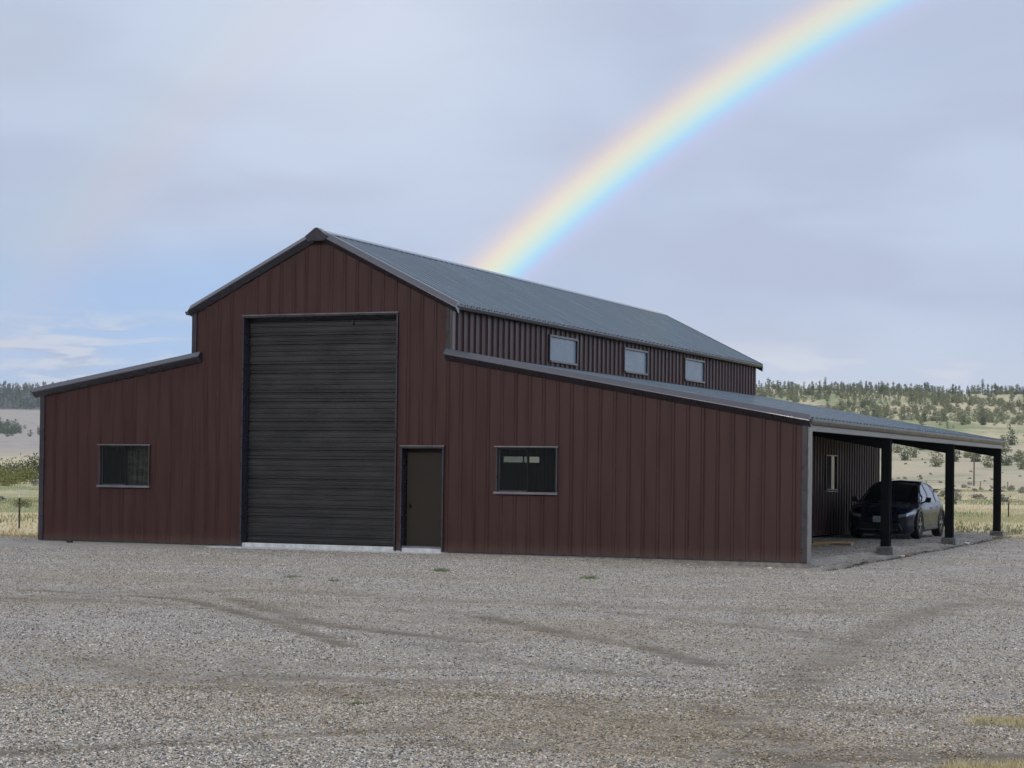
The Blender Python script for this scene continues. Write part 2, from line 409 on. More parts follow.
gap_ = t.mr(v1.outputs['Distance'], .012, .024, 0, 1)
gcol = t.mix(t.math('MULTIPLY', t.mr(v1.outputs['Distance'], .35, .75), .55), gcol, (.15, .135, .12))  # shade between the stones, painted in as darker cell edges
big = t.noise(t.mapping(o_, (.5, 1, 1)), .35, 5, .6); mid = t.noise(t.mapping(o_, (.6, 1.4, 1)), 2.3, 5, .65); lump = t.noise(o_, 9, 3, .6)
dirt = t.math('ADD', t.mr(big, .40, .66, .02, .5), t.mr(mid, .48, .74, 0, .35))
gcol = t.mix(dirt, gcol, t.mix(lump, (.19, .165, .125), (.33, .295, .235)))
gcol = t.mix(t.math('MULTIPLY', t.mr(at.outputs['Fac'], .03, .9), t.mr(mid, .3, .6, .35, .85)), gcol, t.mix(lump, (.060, .050, .036), (.155, .13, .095)))
gcol = t.mix(t.mr(at.outputs['Fac'], 1.02, 1.3, 0, .85), gcol, (.05, .042, .036))
gcol = t.mix(1.0, gcol, (1.04, 1.0, .93), 'MULTIPLY')
hsv = t.mr(t.noise(o_, 1.1, 5, .7), .25, .75, .80, 1.20)
sc_ = t.node('ShaderNodeVectorMath', operation='SCALE'); t.link(gcol, sc_.inputs[0]); t.link(hsv, sc_.inputs['Scale'])
t.link(sc_.outputs[0], b.inputs['Base Color']); b.inputs['Roughness'].default_value = .9; b.inputs['Specular IOR Level'].default_value = .25
bp = t.node('ShaderNodeBump'); bp.inputs['Strength'].default_value = .9; bp.inputs['Distance'].default_value = .02
hh = t.math('SUBTRACT', t.math('MULTIPLY', lump, .8), t.math('MULTIPLY', v1.outputs['Distance'], .9))
t.link(hh, bp.inputs['Height']); t.link(bp.outputs[0], b.inputs['Normal'])
yard = fast_mesh('gravel_yard', V, np.array(fc, np.int32), 'gravel', TA, True)
bmm = bmesh.new(); bmm.from_mesh(yard.data); bmesh.ops.delete(bmm, geom=[v for v in bmm.verts if not v.link_faces], context='VERTS'); bmm.to_mesh(yard.data); bmm.free()
tag(yard, 'grey gravel yard with faint brown wheel tracks in front of the barn', 'gravel yard', kind='structure')

# ---- ground: one sheet to the horizon
rings = [0, 8, 16, 24, 32, 40]+list(np.arange(44, 130, 2.2))+list(130*1.025**np.arange(1, 136))
rings = [float(r) for r in rings if r < 3300]+[3600.0]
azs = [-180+i*3 for i in range(43)]+list(np.arange(-51, 5, .25))+[5+i*2.5 for i in range(70)]
azs = sorted(set(round(float(a), 3) for a in azs if a < 180))
na = len(azs); V = []; CA = []
for r in rings:
    for a in azs:
        x = CX+r*math.sin(R(a)); y = CY+r*math.cos(R(a)); z = ground_z(x, y)
        if r < 90 and y < edge_y(min(max(x, -30), 30))+.2 and GX0+.8 < x < GX1-.8 and y > GY0+.6: z = min(z, -.19)
        V.append((x, y, z))
        # what grows there: 0 dry straw .. 1 green, second channel: bare mauve soil of the far left ridge
        g = .42+.9*fbm(x, y, .03, 4, 6.6)+.35*fbm(x, y*.35, .15, 3, 2.6)
        if r < 75: g -= .45
        elif r < 100 and a > -25: g += .28
        elif r < 200 and a < -25: g += .38
        elif r < 300 and a > -25: g += .05
        elif a > -28 and r > 500: g += .16+.5*fbm(x, y, .02, 3, 17.0)
        else: g -= .05
        mv = 0; wood = 0
        if a > -28 and r > 320: mv = (.32 if r < 600 else .05)
        if a < -28 and r > 600: mv = min(1, (r-600)/300); g -= .3
        if a < -28 and r > 1800+60*fbm(x, y, .01, 3, 1.5): wood = 1
        if abs(a) > 80 and r > 52: wood = 1
        if a > -26 and r > 550: g += .12*fbm(x, y, .01, 3, 7.5)
        CA.append((min(max(g, 0), 1), mv, wood))
F = []
for j in range(len(rings)-1):
    for i in range(na):
        i2 = (i+1) % na; F.append((j*na+i, j*na+i2, (j+1)*na+i2, (j+1)*na+i))
mt, t, b = newmat('field')
tcn = t.node('ShaderNodeTexCoord'); o_ = tcn.outputs['Object']
at = t.node('ShaderNodeAttribute'); at.attribute_name = 'cover'
sp = t.node('ShaderNodeSeparateXYZ'); t.link(at.outputs['Vector'], sp.inputs[0])
n1_ = t.noise(o_, .9, 6, .7); n2_ = t.noise(o_, .12, 6, .65); n3_ = t.noise(o_, 6, 4, .7)
gg = t.math('ADD', sp.outputs[0], t.math('ADD', t.math('MULTIPLY', t.math('SUBTRACT', n1_, .5), 1.1), t.math('MULTIPLY', t.math('SUBTRACT', n2_, .5), 1.2)))
straw = t.mix(t.mr(n3_, .3, .7), (.40, .335, .20), (.57, .49, .325))
green = t.mix(t.mr(n1_, .3, .7), (.15, .175, .08), (.29, .31, .15))
kk = t.mix(t.mr(gg, .35, .85), straw, green)
kk = t.mix(sp.outputs[1], kk, t.mix(t.mr(n2_, .3, .7), (.27, .235, .20), (.37, .33, .285)))
kk = t.mix(t.math('MULTIPLY', sp.outputs[2], .95), kk, (.062, .064, .060))
t.link(kk, b.inputs['Base Color']); b.inputs['Roughness'].default_value = .95; b.inputs['Specular IOR Level'].default_value = .1
bp = t.node('ShaderNodeBump'); bp.inputs['Strength'].default_value = .6; bp.inputs['Distance'].default_value = .3
t.link(n1_, bp.inputs['Height']); t.link(bp.outputs[0], b.inputs['Normal'])
gr = fast_mesh('ground', V, np.array(F), 'field', None, True)
ca = gr.data.attributes.new('cover', 'FLOAT_VECTOR', 'POINT'); ca.data.foreach_set('vector', np.array(CA, np.float32).ravel())
tag(gr, 'dry grass field rising to tan hills', 'ground', kind='structure')

# ================================================================ BARN
barn = empty('barn', (0, 0, 0))
tag(barn, 'dark red ribbed metal barn with raised centre roof and open carport on its right', 'barn')
A, XL, XR, XI, L = 3.07, -7.05, 10.63, 6.98, 22.5
ze_up = lambda x: 6.70-.5*abs(x)                       # roof skin, centre
zl_r = lambda x: 4.10-.177*(x-A)                        # right low roof
zl_l = lambda x: 4.09-.175*(-x-A)                       # left low roof
DX0, DX1, DZ = -1.80, 1.86, 4.91
MX0, MX1, MZ = 2.03, 2.95, 2.13
WL = (-5.45, -4.19, 1.26, 2.13); WR = (4.19, 5.47, 1.26, 2.15)

def ribwall(mb, fn, u0, u1, top, z0, opens=(), kinks=(), pitch=.3048, phase=0.0, h=.034):
    bps = {round(u0, 4), round(u1, 4)}
    for o in opens: bps |= {round(min(max(o[0], u0), u1), 4), round(min(max(o[1], u0), u1), 4)}
    for k in kinks:
        if u0 < k < u1: bps.add(round(k, 4))
    def off(u):
        q = (u-phase) % pitch; q = min(q, pitch-q)
        return h if q <= .0181 else (0 if q >= .0399 else h*(.04-q)/.022)
    k0 = int((u0-phase)/pitch)-2
    for k in range(k0, int((u1-phase)/pitch)+3):
        c = phase+k*pitch
        for d in (-.04, -.018, .018, .04):
            if u0 < c+d < u1: bps.add(round(c+d, 4))
    b_ = sorted(bps)
    for a, c in zip(b_[:-1], b_[1:]):
        if c-a < 1e-4: continue
        mid_ = (a+c)/2; segs = [(z0, None)]
        for o in opens:
            if o[0] < mid_ < o[1]:
                ns = []
                for s0, s1 in segs:
                    hi = top(mid_) if s1 is None else s1
                    if o[2] > s0: ns.append((s0, o[2]))
                    if o[3] < hi: ns.append((o[3], s1))
                segs = ns
        oa, oc = off(a), off(c)
        for s0, s1 in segs:
            ta, tc_ = (top(a), top(c)) if s1 is None else (s1, s1)
            mb.quad(fn(a, oa, s0), fn(c, oc, s0), fn(c, oc, tc_), fn(a, oa, ta))
front = lambda u, o, z: (u, -o, z)
opens = [(DX0, DX1, -1, DZ), (MX0, MX1, -1, MZ), WL, WR]
w = MB()
ribwall(w, front, XL, -A, lambda x: zl_l(x)-.03, .0, opens, h=.016)
ribwall(w, front, -A, A, lambda x: ze_up(x)-.04, .0, opens, (0,), h=.016)
ribwall(w, front, A, XR, lambda x: zl_r(x)-.03, .0, opens, h=.016)
w.build('front_wall', 'wall_paint', barn)
# right clerestory wall, left clerestory wall, side walls, rear
CW = [(5.40, 7.10, 4.26, 4.80), (10.45, 12.17, 4.28, 4.82), (15.38, 17.10, 4.30, 4.84)]
w = MB(); ribwall(w, lambda u, o, z: (A+o, u, z), .0, L, lambda y: 5.16, 4.08, CW, phase=.05); w.build('clerestory_wall', 'wall_paint', barn)
w = MB(); ribwall(w, lambda u, o, z: (-A-o, u, z), .0, L, lambda y: 5.16, 4.06); w.build('clerestory_wall', 'wall_paint', barn)
w = MB(); ribwall(w, lambda u, o, z: (XL-o, u, z), .0, L, lambda y: 3.36, .0); w.build('side_wall', 'wall_paint', barn)
CP = (15.75, 16.95, 1.30, 2.20)
w = MB(); ribwall(w, lambda u, o, z: (XI+o, u, z), .3, L, lambda y: 3.37, .06, [CP]); w.build('carport_wall', 'wall_paint', barn)
RO = [(-5.43, -4.76, 1.97, 2.16), (-4.70, -4.61, 1.97, 2.16), (-4.52, -4.18, 1.97, 2.16)]
w = MB(); rear = lambda u, o, z: (u, L+o, z)
ribwall(w, rear, XL, -A, lambda x: zl_l(x)-.03, 0, RO); ribwall(w, rear, -A, A, lambda x: ze_up(x)-.04, 0, (), (0,)); ribwall(w, rear, A, XI, lambda x: zl_r(x)-.03, 0)
w.build('rear_wall', 'wall_paint', barn)
# slab, footing strip, apron
s = MB().box(XL, XI, 0, L, -.25, -.003); s.build('slab', 'concrete', barn)
MB().box(XI+.001, XR+.02, -.012, .33, -.25, -.004).build('footing_strip', 'block_concrete', barn)
MB().box(3.1, XI, -.010, -.001, -.25, -.004).build('footing_strip', 'block_concrete', barn)
s = MB()
for i in range(14):
    x0 = -2.35+i*.385; s.box(x0, x0+.385, -.55+.03*math.sin(i*1.7), -.002, -.2, -.012-.001*i)
s.build('apron', 'concrete', barn)

MB().box(DX0+.001, DX1-.001, -.006, .163, -.12, .070).build('threshold_slab', 'concrete', barn, bevel=.006)
MB().box(MX0+.001, MX1-.001, -.006, .168, -.12, .060).build('threshold_slab', 'concrete', barn, bevel=.006)
# roofs: ribbed skins with an underside
def roof(name, xa, za, xb, zb, y0, y1, thick=.05, parent=barn):
    mb = MB(); d = Vector((xb-xa, 0, zb-za)).normalized(); n = Vector((-d.z, 0, d.x)); n = n if n.z > 0 else -n
    P0, P1 = Vector((xa, 0, za)), Vector((xb, 0, zb))
    def fn(u, o, z):
        p = (P0 if z > .5 else P1)+n*o; return (p.x, u, p.z)
    ribwall(mb, fn, y0, y1, lambda u: 1.0, 0.0, phase=.05, h=.034)
    q0, q1 = P0-n*thick, P1-n*thick
    mb.quad((q0.x, y0, q0.z), (q1.x, y0, q1.z), (q1.x, y1, q1.z), (q0.x, y1, q0.z))
    for yy in (y0, y1): mb.quad((P0.x, yy, P0.z), (P1.x, yy, P1.z), (q1.x, yy, q1.z), (q0.x, yy, q0.z))
    mb.quad((P1.x, y0, P1.z), (P1.x, y1, P1.z), (q1.x, y1, q1.z), (q1.x, y0, q1.z))
    return mb.build(name, 'roof_metal', parent)
L2 = 22.55; XE = 10.68; XEL = -7.22
r1 = roof('roof', 0, 6.70, A+.17, ze_up(A+.17), -.05, L2)
roof('roof', 0, 6.70, -A-.17, ze_up(A+.17), -.05, L2)
roof('lean_to_roof', A+.034, zl_r(A+.03), XE+.02, zl_r(XE+.02), -.05, 22.5)
roof('lean_to_roof', -A-.034, zl_l(-A-.03), XEL, zl_l(XEL), -.05, 22.6)
rc = MB()
for sx in (-1, 1): rc.hexa([(0, -.12, 6.755), (sx*.13, -.12, 6.69), (sx*.13, -.12, 6.67), (0, -.12, 6.735)], [(0, L2+.03, 6.755), (sx*.13, L2+.03, 6.69), (sx*.13, L2+.03, 6.67), (0, L2+.03, 6.735)])
rc.build('ridge_cap', 'roof_metal', r1)
# closure strip dots along the ridge cap are the rib ends; eave gutters / drip trims
def extr(name, prof, axis_pts, mat, parent=barn, sub=None):
    """profile given as list of (offset along out, z) swept between two frames: axis_pts = [(origin, out-vector)]*2"""
    mb = MB(); ra = []
    for o, outv in axis_pts:
        ra.append([Vector(o)+Vector(outv)*a+Vector((0, 0, b)) for a, b in prof])
    mb.hexa(ra[0], ra[1]); return mb.build(name, mat, parent, bevel=.006)
zu = ze_up(A+.17)
g1 = [(-.05, -.085), (.02, -.085), (.045, -.03), (.045, -.008), (-.05, -.008)]
extr('eave_trim', g1, [((A+.17, -.06, zu), (1, 0, 0)), ((A+.17, L2, zu), (1, 0, 0))], 'fascia')
extr('eave_trim', g1, [((-A-.17, -.06, zu), (-1, 0, 0)), ((-A-.17, L2, zu), (-1, 0, 0))], 'fascia')
ze = zl_r(XE)+.0
g2 = [(-.06, -.12), (.01, -.12), (.05, -.05), (.05, -.010), (-.06, -.010)]
extr('eave_trim', g2, [((XE, -.06, ze), (1, 0, 0)), ((XE, 22.5, ze), (1, 0, 0))], 'fascia')
extr('eave_trim', g2, [((XEL, -.06, zl_l(XEL)), (-1, 0, 0)), ((XEL, 22.6, zl_l(XEL)), (-1, 0, 0))], 'fascia')
# header channel carried by the carport posts
MB().box(XR-.10, XR+.02, .02, 22.2, ze-.235, ze-.125).build('header_beam', 'galvanised', barn, bevel=.004)
# soffit under the clerestory eave
MB().box(A+.034, A+.12, .02, L, 5.10, 5.135).build('soffit', 'trim', barn)
# front rake trims: slanting upper face, undercut lower face
RP = [(.02, .075), (-.065, .075), (-.165, -.035), (-.165, -.055), (-.035, -.165), (.02, -.165)]     # (y, z)
def rake(xa, za, xb, zb, name='rake_trim'):
    mb = MB(); mb.hexa([(xa, p, za+q) for p, q in RP], [(xb, p, zb+q) for p, q in RP]); return mb.build(name, 'trim', barn, bevel=.008)
rake(.02, 6.69, A+.20, ze_up(A+.20)); rake(-.02, 6.69, -A-.08, ze_up(A+.08))
rake(A-.07, zl_r(A-.07), XE+.012, zl_r(XE+.012)); rake(-A+.20, zl_l(-A+.20), XEL-.02, zl_l(XEL-.02))
# the same at the back, seen from a step aside
def rake_b(xa, za, xb, zb, Y):
    mb = MB(); mb.hexa([(xa, Y-p*.5, za+q) for p, q in RP], [(xb, Y-p*.5, zb+q) for p, q in RP]); return mb.build('rake_trim', 'trim', barn)
rake_b(.02, 6.66, A+.20, ze_up(A+.20)-.03, L2); rake_b(-.02, 6.66, -A-.16, ze_up(A+.16)-.03, L2)
PK = [(-.27, 6.60), (-.03, 6.775), (.03, 6.775), (.27, 6.60), (.20, 6.49), (-.20, 6.49)]
pk = MB().hexa([(x, -.175, z) for x, z in PK], [(x, .02, z) for x, z in PK])
pk.build('peak_cap', 'trim', barn, bevel=.01)
# corner trims
def vtrim(x0, x1, z0, z1, y0=-.042, y1=.1, mat='trim', name='corner_trim'): return MB().box(x0, x1, y0, y1, z0, z1).build(name, mat, barn, bevel=.004)
vtrim(XL-.045, XL+.075, -.0, 3.25); vtrim(-A-.045, -A+.07, 4.06, 5.08); vtrim(A-.07, A+.002, 4.12, 5.08)
MB().box(A+.0021, A+.075, -.03, .10, 4.12, 5.08).build('corner_trim', 'fascia', barn, bevel=.004)
vtrim(XR-.11, XR+.0, -.0, ze-.12); MB().box(XR+.001, XR+.03, -.03, .20, -.0, ze-.124).build('end_post', 'galvanised', barn, bevel=.004)
MB().box(XI+.01, XR-.001, .20, .23, -.003, 2.75).build('wall_lining', 'wall_paint', barn)
# base trim along the front
for x0_, x1_ in ((XL+.08, DX0-.06), (MX1+.04, XR-.115)): MB().box(x0_, x1_, -.03, -.0, -.002, .025).build('base_trim', 'trim', barn)

# big door: frame, jambs, ribbed curtain
def portal(x0, x1, z1, name, cap):
    f = MB(); d0 = -.05
    f.box(x0-.035, x0, d0, .235, 0, z1).box(x1, x1+.035, d0, .235, 0, z1); f.box(x0-.035, x1+.035, d0, .235, z1, z1+.035)
    o = f.build(name, 'trim', barn, bevel=.004)
    MB().box(x0-.05, x1+.05, -.062, -.03, z1+.036, z1+.058).build('drip_cap', cap, o); return o
fr = portal(DX0, DX1, DZ, 'door_frame', 'sill_metal')
dm = MB(); pr_ = []; z = .0; n = 8; ph = DZ/n
for k in range(n):
    b0 = k*ph
    pr_ += [(b0+.0, 0), (b0+.012, .03), (b0+.032, .03), (b0+.046, 0), (b0+.10, -.002), (b0+.112, -.018), (b0+.13, -.018), (b0+.142, 0), (b0+.19, 0), (b0+.203, .03), (b0+.224, .03), (b0+.238, 0),
            (b0+.285, -.001), (b0+.295, -.02), (b0+.312, -.02), (b0+.322, 0), (b0+.40, .0), (b0+.41, -.016), (b0+.428, -.016), (b0+.44, 0), (b0+.50, .0), (b0+.51, -.02), (b0+.53, -.02), (b0+.545, 0)]
pr_.append((DZ, 0))
for (za, oa), (zb, ob) in zip(pr_[:-1], pr_[1:]): dm.quad((DX0, .2+oa, za), (DX1, .2+oa, za), (DX1, .2+ob, zb), (DX0, .2+ob, zb))
dr = dm.build('garage_door', 'door_curtain', barn)
MB().box(DX0+.04, DX1-.04, .165, .195, .084, .13).build('bottom_seal', 'car_black', dr)
MB().box(.70, .75, .15, .2, 4.74, 4.84).build('latch', 'frame_metal', dr, bevel=.01)
portal(MX0, MX1, MZ, 'door_frame', 'sill_metal')
ed = MB().box(MX0+.02, MX1-.02, .17, .215, .09, MZ-.002).build('entry_door', 'door_paint', barn, bevel=.003)
hd = MB().tube((MX0+.10, .17, .93), (MX0+.10, .10, .93), .018).tube((MX0+.10, .13, .93), (MX0+.10, .105, .93), .032, .028, 12).box(MX0+.075, MX0+.125, .163, .171, .88, .98).build('handle', 'dark_steel', ed, bevel=.003)
hg = MB().box(MX1-.035, MX1-.008, .135, .17, 1.10, 1.19).build('door_stop', 'white_paint', ed, bevel=.003)
MB().box(MX0+.002, MX1-.002, .005, .20, .0602, .10).build('threshold', 'sill_metal', ed)

def window(x0, x1, z0, z1):
    f = MB(); t_ = .035
    f.box(x0-t_, x0, -.05, .07, z0-.0, z1).box(x1, x1+t_, -.05, .07, z0, z1)
    f.box(x0-t_, x1+t_, -.05, .07, z1, z1+t_)
    o = f.build('window', 'frame_metal', barn, bevel=.003)
    MB().box(x0-.07, x1+.05, -.075, .07, z0-.05, z0-.001).build('sill', 'sill_metal', o, bevel=.004)
    MB().box(x0-.07, x1+.06, -.07, -.051, z1+.012, z1+.037).build('head_flashing', 'sill_metal', o, bevel=.003)
    xm = (x0+x1)/2
    MB().box(xm-.014, xm+.014, .022, .05, z0, z1).build('mullion', 'dark_steel', o)
    MB().box(x0, x0+.03, .025, .048, z0, z1).box(x0+.03, xm-.018, .025, .048, z0, z0+.03).box(x0+.03, xm-.018, .025, .048, z1-.03, z1).build('sash', 'frame_metal', o)
    MB().box(x0+.001, xm-.018, .032, .036, z0, z1).build('pane', 'screened_glass', o)
    MB().box(xm+.018, x1-.001, .032, .036, z0, z1).build('pane', 'window_glass', o)
    return o
window(*WL); window(*WR)
# folds added behind the left window's right half, standing for reflected surroundings
cu = MB(); N_ = 26; c0, c1 = -4.85, -4.2
for i in range(N_):
    a0, a1 = c0+(c1-c0)*i/N_, c0+(c1-c0)*(i+1)/N_
    y0_, y1_ = .16+.03*math.sin(i*1.3), .16+.03*math.sin((i+1)*1.3)
    cu.quad((a0, y0_, 1.2), (a1, y1_, 1.2), (a1+.03*math.sin(i), y1_+.02, 2.2), (a0+.03*math.sin(i-1), y0_+.02, 2.2))
simple('drab_reflection', (.10, .10, .075), .9, 0, .1, .5, 3.5, (1, 1, 3))
cu.build('reflected_folds', 'drab_reflection', barn)
def side_window(X, y0, y1, z0, z1, pane, wd=.05, dep=.055):
    f = MB(); f.box(X-.05, X+dep, y0-wd, y0, z0-wd, z1+wd).box(X-.05, X+dep, y1, y1+wd, z0-wd, z1+wd).box(X-.05, X+dep, y0, y1, z1, z1+wd).box(X-.05, X+dep+.015, y0, y1, z0-wd, z0)
    o = f.build('window', 'frame_metal', barn, bevel=.004)
    MB().box(X+.008, X+.014, y0, y1, z0, z1).build('pane', pane, o); return o
for y0_, y1_, z0_, z1_ in CW: side_window(A, y0_, y1_, z0_, z1_, 'clear_storey_pane')
cw = side_window(XI, *CP, 'car_glass', .03)
MB().box(XI+.0145, XI+.02, CP[0], (CP[0]+CP[1])/2-.02, CP[2], CP[3]).build('insect_screen', 'black_cloth', cw)
MB().box(XI+.02, XI+.075, CP[0]-.08, CP[1]+.06, CP[2]-.075, CP[2]-.051).build('sill', 'sill_metal', cw)
MB().box(XI+.016, XI+.04, (CP[0]+CP[1])/2-.02, (CP[0]+CP[1])/2+.02, CP[2], CP[3]).build('mullion', 'frame_metal', cw)
for x0_, x1_, z0_, z1_ in RO: MB().box(x0_, x1_, L-.01, L-.004, z0_, z1_).build('rear_pane', 'window_glass', barn)

# carport posts, rafters, purlins
for Y in (6.87, 14.33, 21.66):
    p = MB()
    hw = .095
    p.box(XR-.11, XR+.09, Y-hw, Y-hw+.018, .12, ze-.24).box(XR-.11, XR+.09, Y+hw-.018, Y+hw, .12, ze-.24).box(XR-.02, XR-.0, Y-hw+.018, Y+hw-.018, .12, ze-.24)
    p.box(XR-.13, XR+.10, Y-.105, Y+.105, .108, .122)
    po = p.build('carport_post', 'dark_steel', barn)
    gz = yard_z(XR-.08, Y)
    MB().box(XR-.18, XR+.19, Y-.185, Y+.185, gz-.1, .107).build('footing', 'block_concrete', po, bevel=.015)
    RB = [(XI+.04, zl_r(XI)-.07), (XR-.0, zl_r(XR)-.07), (XR-.0, zl_r(XR)-.50), (XI+.04, zl_r(XI)-.50)]
    MB().hexa([(x, Y-.06, z) for x, z in RB], [(x, Y+.06, z) for x, z in RB]).build('rafter', 'dark_steel', barn)
for x in (7.7, 8.7, 9.7): MB().box(x, x+.06, .32, 22.3, zl_r(x)-.22, zl_r(x)-.07).build('purlin', 'dark_steel', barn)
# interior darkness: mid floor and shelves stay out of sight; a work bench against the inside of the rear wall

# ================================================================ small things round the barn
def board(x, y, z, rz, ln, label, w_=.14):
    o = MB().box(-ln/2, ln/2, -w_/2, w_/2, 0, .045).build('wooden_board', 'lumber', None, bevel=.004)
    o.location = (x, y, z); o.rotation_euler = (0, 0, rz); tag(o, label, 'board', 'boards lying on the carport gravel')
board(8.35, 9.0, .01, .25, .8, 'shorter light wooden board on the gravel nearest the barn end wall'); board(8.55, 10.4, .015, .5, 1.0, 'longer light wooden board on the gravel just beyond the first board')
board(8.95, 9.75, .01, -.2, .5, 'small broken wood piece beside the two boards in the carport', .08)
for (x, y, mt_, sx, lab, nm, ct) in ((11.2, 5.9, 'pale_stone', .055, 'pale stone lying beside the nearest carport footing', 'stone', 'stone'), (11.2, 6.45, 'brick', .05, 'reddish brick fragment by the nearest carport footing', 'brick_fragment', 'brick'),
                                (11.12, 14.0, 'pale_stone', .08, 'white stone at the foot of the middle carport post', 'stone', 'stone'), (10.1, -.75, 'pale_stone', .05, 'pale flat stone on gravel below the right end of the front wall', 'stone', 'stone'),
                                (-5.9, -.5, 'black_cloth', .08, 'small dark lump on gravel at the left end of the front wall', 'stone', 'stone')):
    bmx = bmesh.new(); bmesh.ops.create_icosphere(bmx, subdivisions=2, radius=sx)
    for v in bmx.verts: v.co *= 1+.25*noise.noise(v.co*9+Vector((x, y, 0))); v.co.z *= .6
    me = bpy.data.meshes.new(nm); bmx.to_mesh(me); bmx.free(); me.materials.append(MATS[mt_]); o = bpy.data.objects.new(nm, me); col.objects.link(o)
    o.location = (x, y, yard_z(x, y)+sx*.3); o.rotation_euler = (0, 0, x); tag(o, lab, ct)
# black edging cloth showing in the drip trench
ec = MB(); pts = []
for i in range(150):
    y = -.45+i*.15; x = 10.98+.05*math.sin(y*1.3)+.03*noise.noise((y*2, 0, 0)); pts.append((x, y, yard_z(x, y)-.068+.08*noise.noise((y*1.3, 3, 0)), .03+.035*max(0, noise.noise((y*1.1, 9, 2)))))
for (x0_, y0_, z0_, w0_), (x1_, y1_, z1_, w1_) in zip(pts[:-1], pts[1:]):
    ec.hexa([(x0_-w0_, y0_, z0_-.02), (x0_+w0_, y0_, z0_-.02), (x0_+w0_*.6, y0_, z0_+.03), (x0_-w0_*.7, y0_, z0_+.035)], [(x1_-w1_, y1_, z1_-.02), (x1_+w1_, y1_, z1_-.02), (x1_+w1_*.6, y1_, z1_+.03), (x1_-w1_*.7, y1_, z1_+.035)])
tag(ec.build('edging_cloth', 'black_cloth'), 'ragged black edging strip in the gravel along the open side of the carport', 'edging')

# ---- loose stones (nobody could count them)
nr = np.random.default_rng(3)
mt, t, b = newmat('stone_mix')
at = t.node('ShaderNodeAttribute'); at.attribute_name = 'tone'; at2 = t.node('ShaderNodeAttribute'); at2.attribute_name = 'dusty'
cr = t.node('ShaderNodeValToRGB'); e = cr.color_ramp.elements; t.link(at.outputs['Fac'], cr.inputs[0])
e[0].color = (.05, .05, .055, 1); e[1].color = (.66, .645, .61, 1)
for p_, c_ in ((.15, (.115, .115, .12, 1)), (.32, (.20, .20, .20, 1)), (.45, (.32, .26, .17, 1)), (.6, (.36, .35, .35, 1)), (.75, (.42, .35, .26, 1)), (.9, (.50, .50, .52, 1))):
    q = e.new(p_); q.color = c_
t.link(t.mix(at2.outputs['Fac'], t.mix(1.0, cr.outputs[0], (1.02, 1.0, .945), 'MULTIPLY'), t.mix(at.outputs['Fac'], (.12, .093, .060), (.38, .315, .22))), b.inputs['Base Color']); b.inputs['Roughness'].default_value = .85; b.inputs['Specular IOR Level'].default_value = .25
bmx = bmesh.new(); bmesh.ops.create_icosphere(bmx, subdivisions=1, radius=1); iv = np.array([v.co[:] for v in bmx.verts], np.float32); ifc = np.array([[v.index for v in f.verts] for f in bmx.faces], np.int32); bmx.free()
octv = np.array([(1, 0, 0), (-1, 0, 0), (0, 1, 0), (0, -1, 0), (0, 0, 1), (0, 0, -1)], np.float32); octf = np.array([(0, 2, 4), (2, 1, 4), (1, 3, 4), (3, 0, 4), (2, 0, 5), (1, 2, 5), (3, 1, 5), (0, 3, 5)], np.int32)
from mathutils import kdtree
gx_, gy_ = np.meshgrid(np.arange(-14, 26, .14), np.arange(-31, 25.2, .14)); gz_ = np.empty(gx_.shape); gt_ = np.empty(gx_.shape)
for j in range(gx_.shape[0]):
    for i in range(gx_.shape[1]):
        gz_[j, i] = yard_z(gx_[j, i], gy_[j, i]); gt_[j, i] = track(gx_[j, i], gy_[j, i]); gz_[j, i] -= .022*gt_[j, i]
def samp(G, x, y):
    fx = (x+14)/.14; fy = (y+31)/.14; i = np.clip(fx.astype(int), 0, G.shape[1]-2); j = np.clip(fy.astype(int), 0, G.shape[0]-2); u = fx-i; v = fy-j
    return G[j, i]*(1-u)*(1-v)+G[j, i+1]*u*(1-v)+G[j+1, i]*(1-u)*v+G[j+1, i+1]*u*v
gd_ = np.empty(gx_.shape)
for j in range(gx_.shape[0]):
    for i in range(gx_.shape[1]):
        gd_[j, i] = min(1, max(0, .17+1.3*fbm(gx_[j, i]*.55, gy_[j, i], .28, 4, 40.0)+.95*gt_[j, i]-max(0, (gy_[j, i]+6)*.05)))
def carport_cond(x, y):
    e_ = np.array([edge_y(float(q)) for q in x]); return (y < e_+.3) & ((x > 7.05) | (x < -7.15)) & ~((np.abs(x-10.63) < .19) & (y < .4)) & (np.abs(x-10.98) > .12)
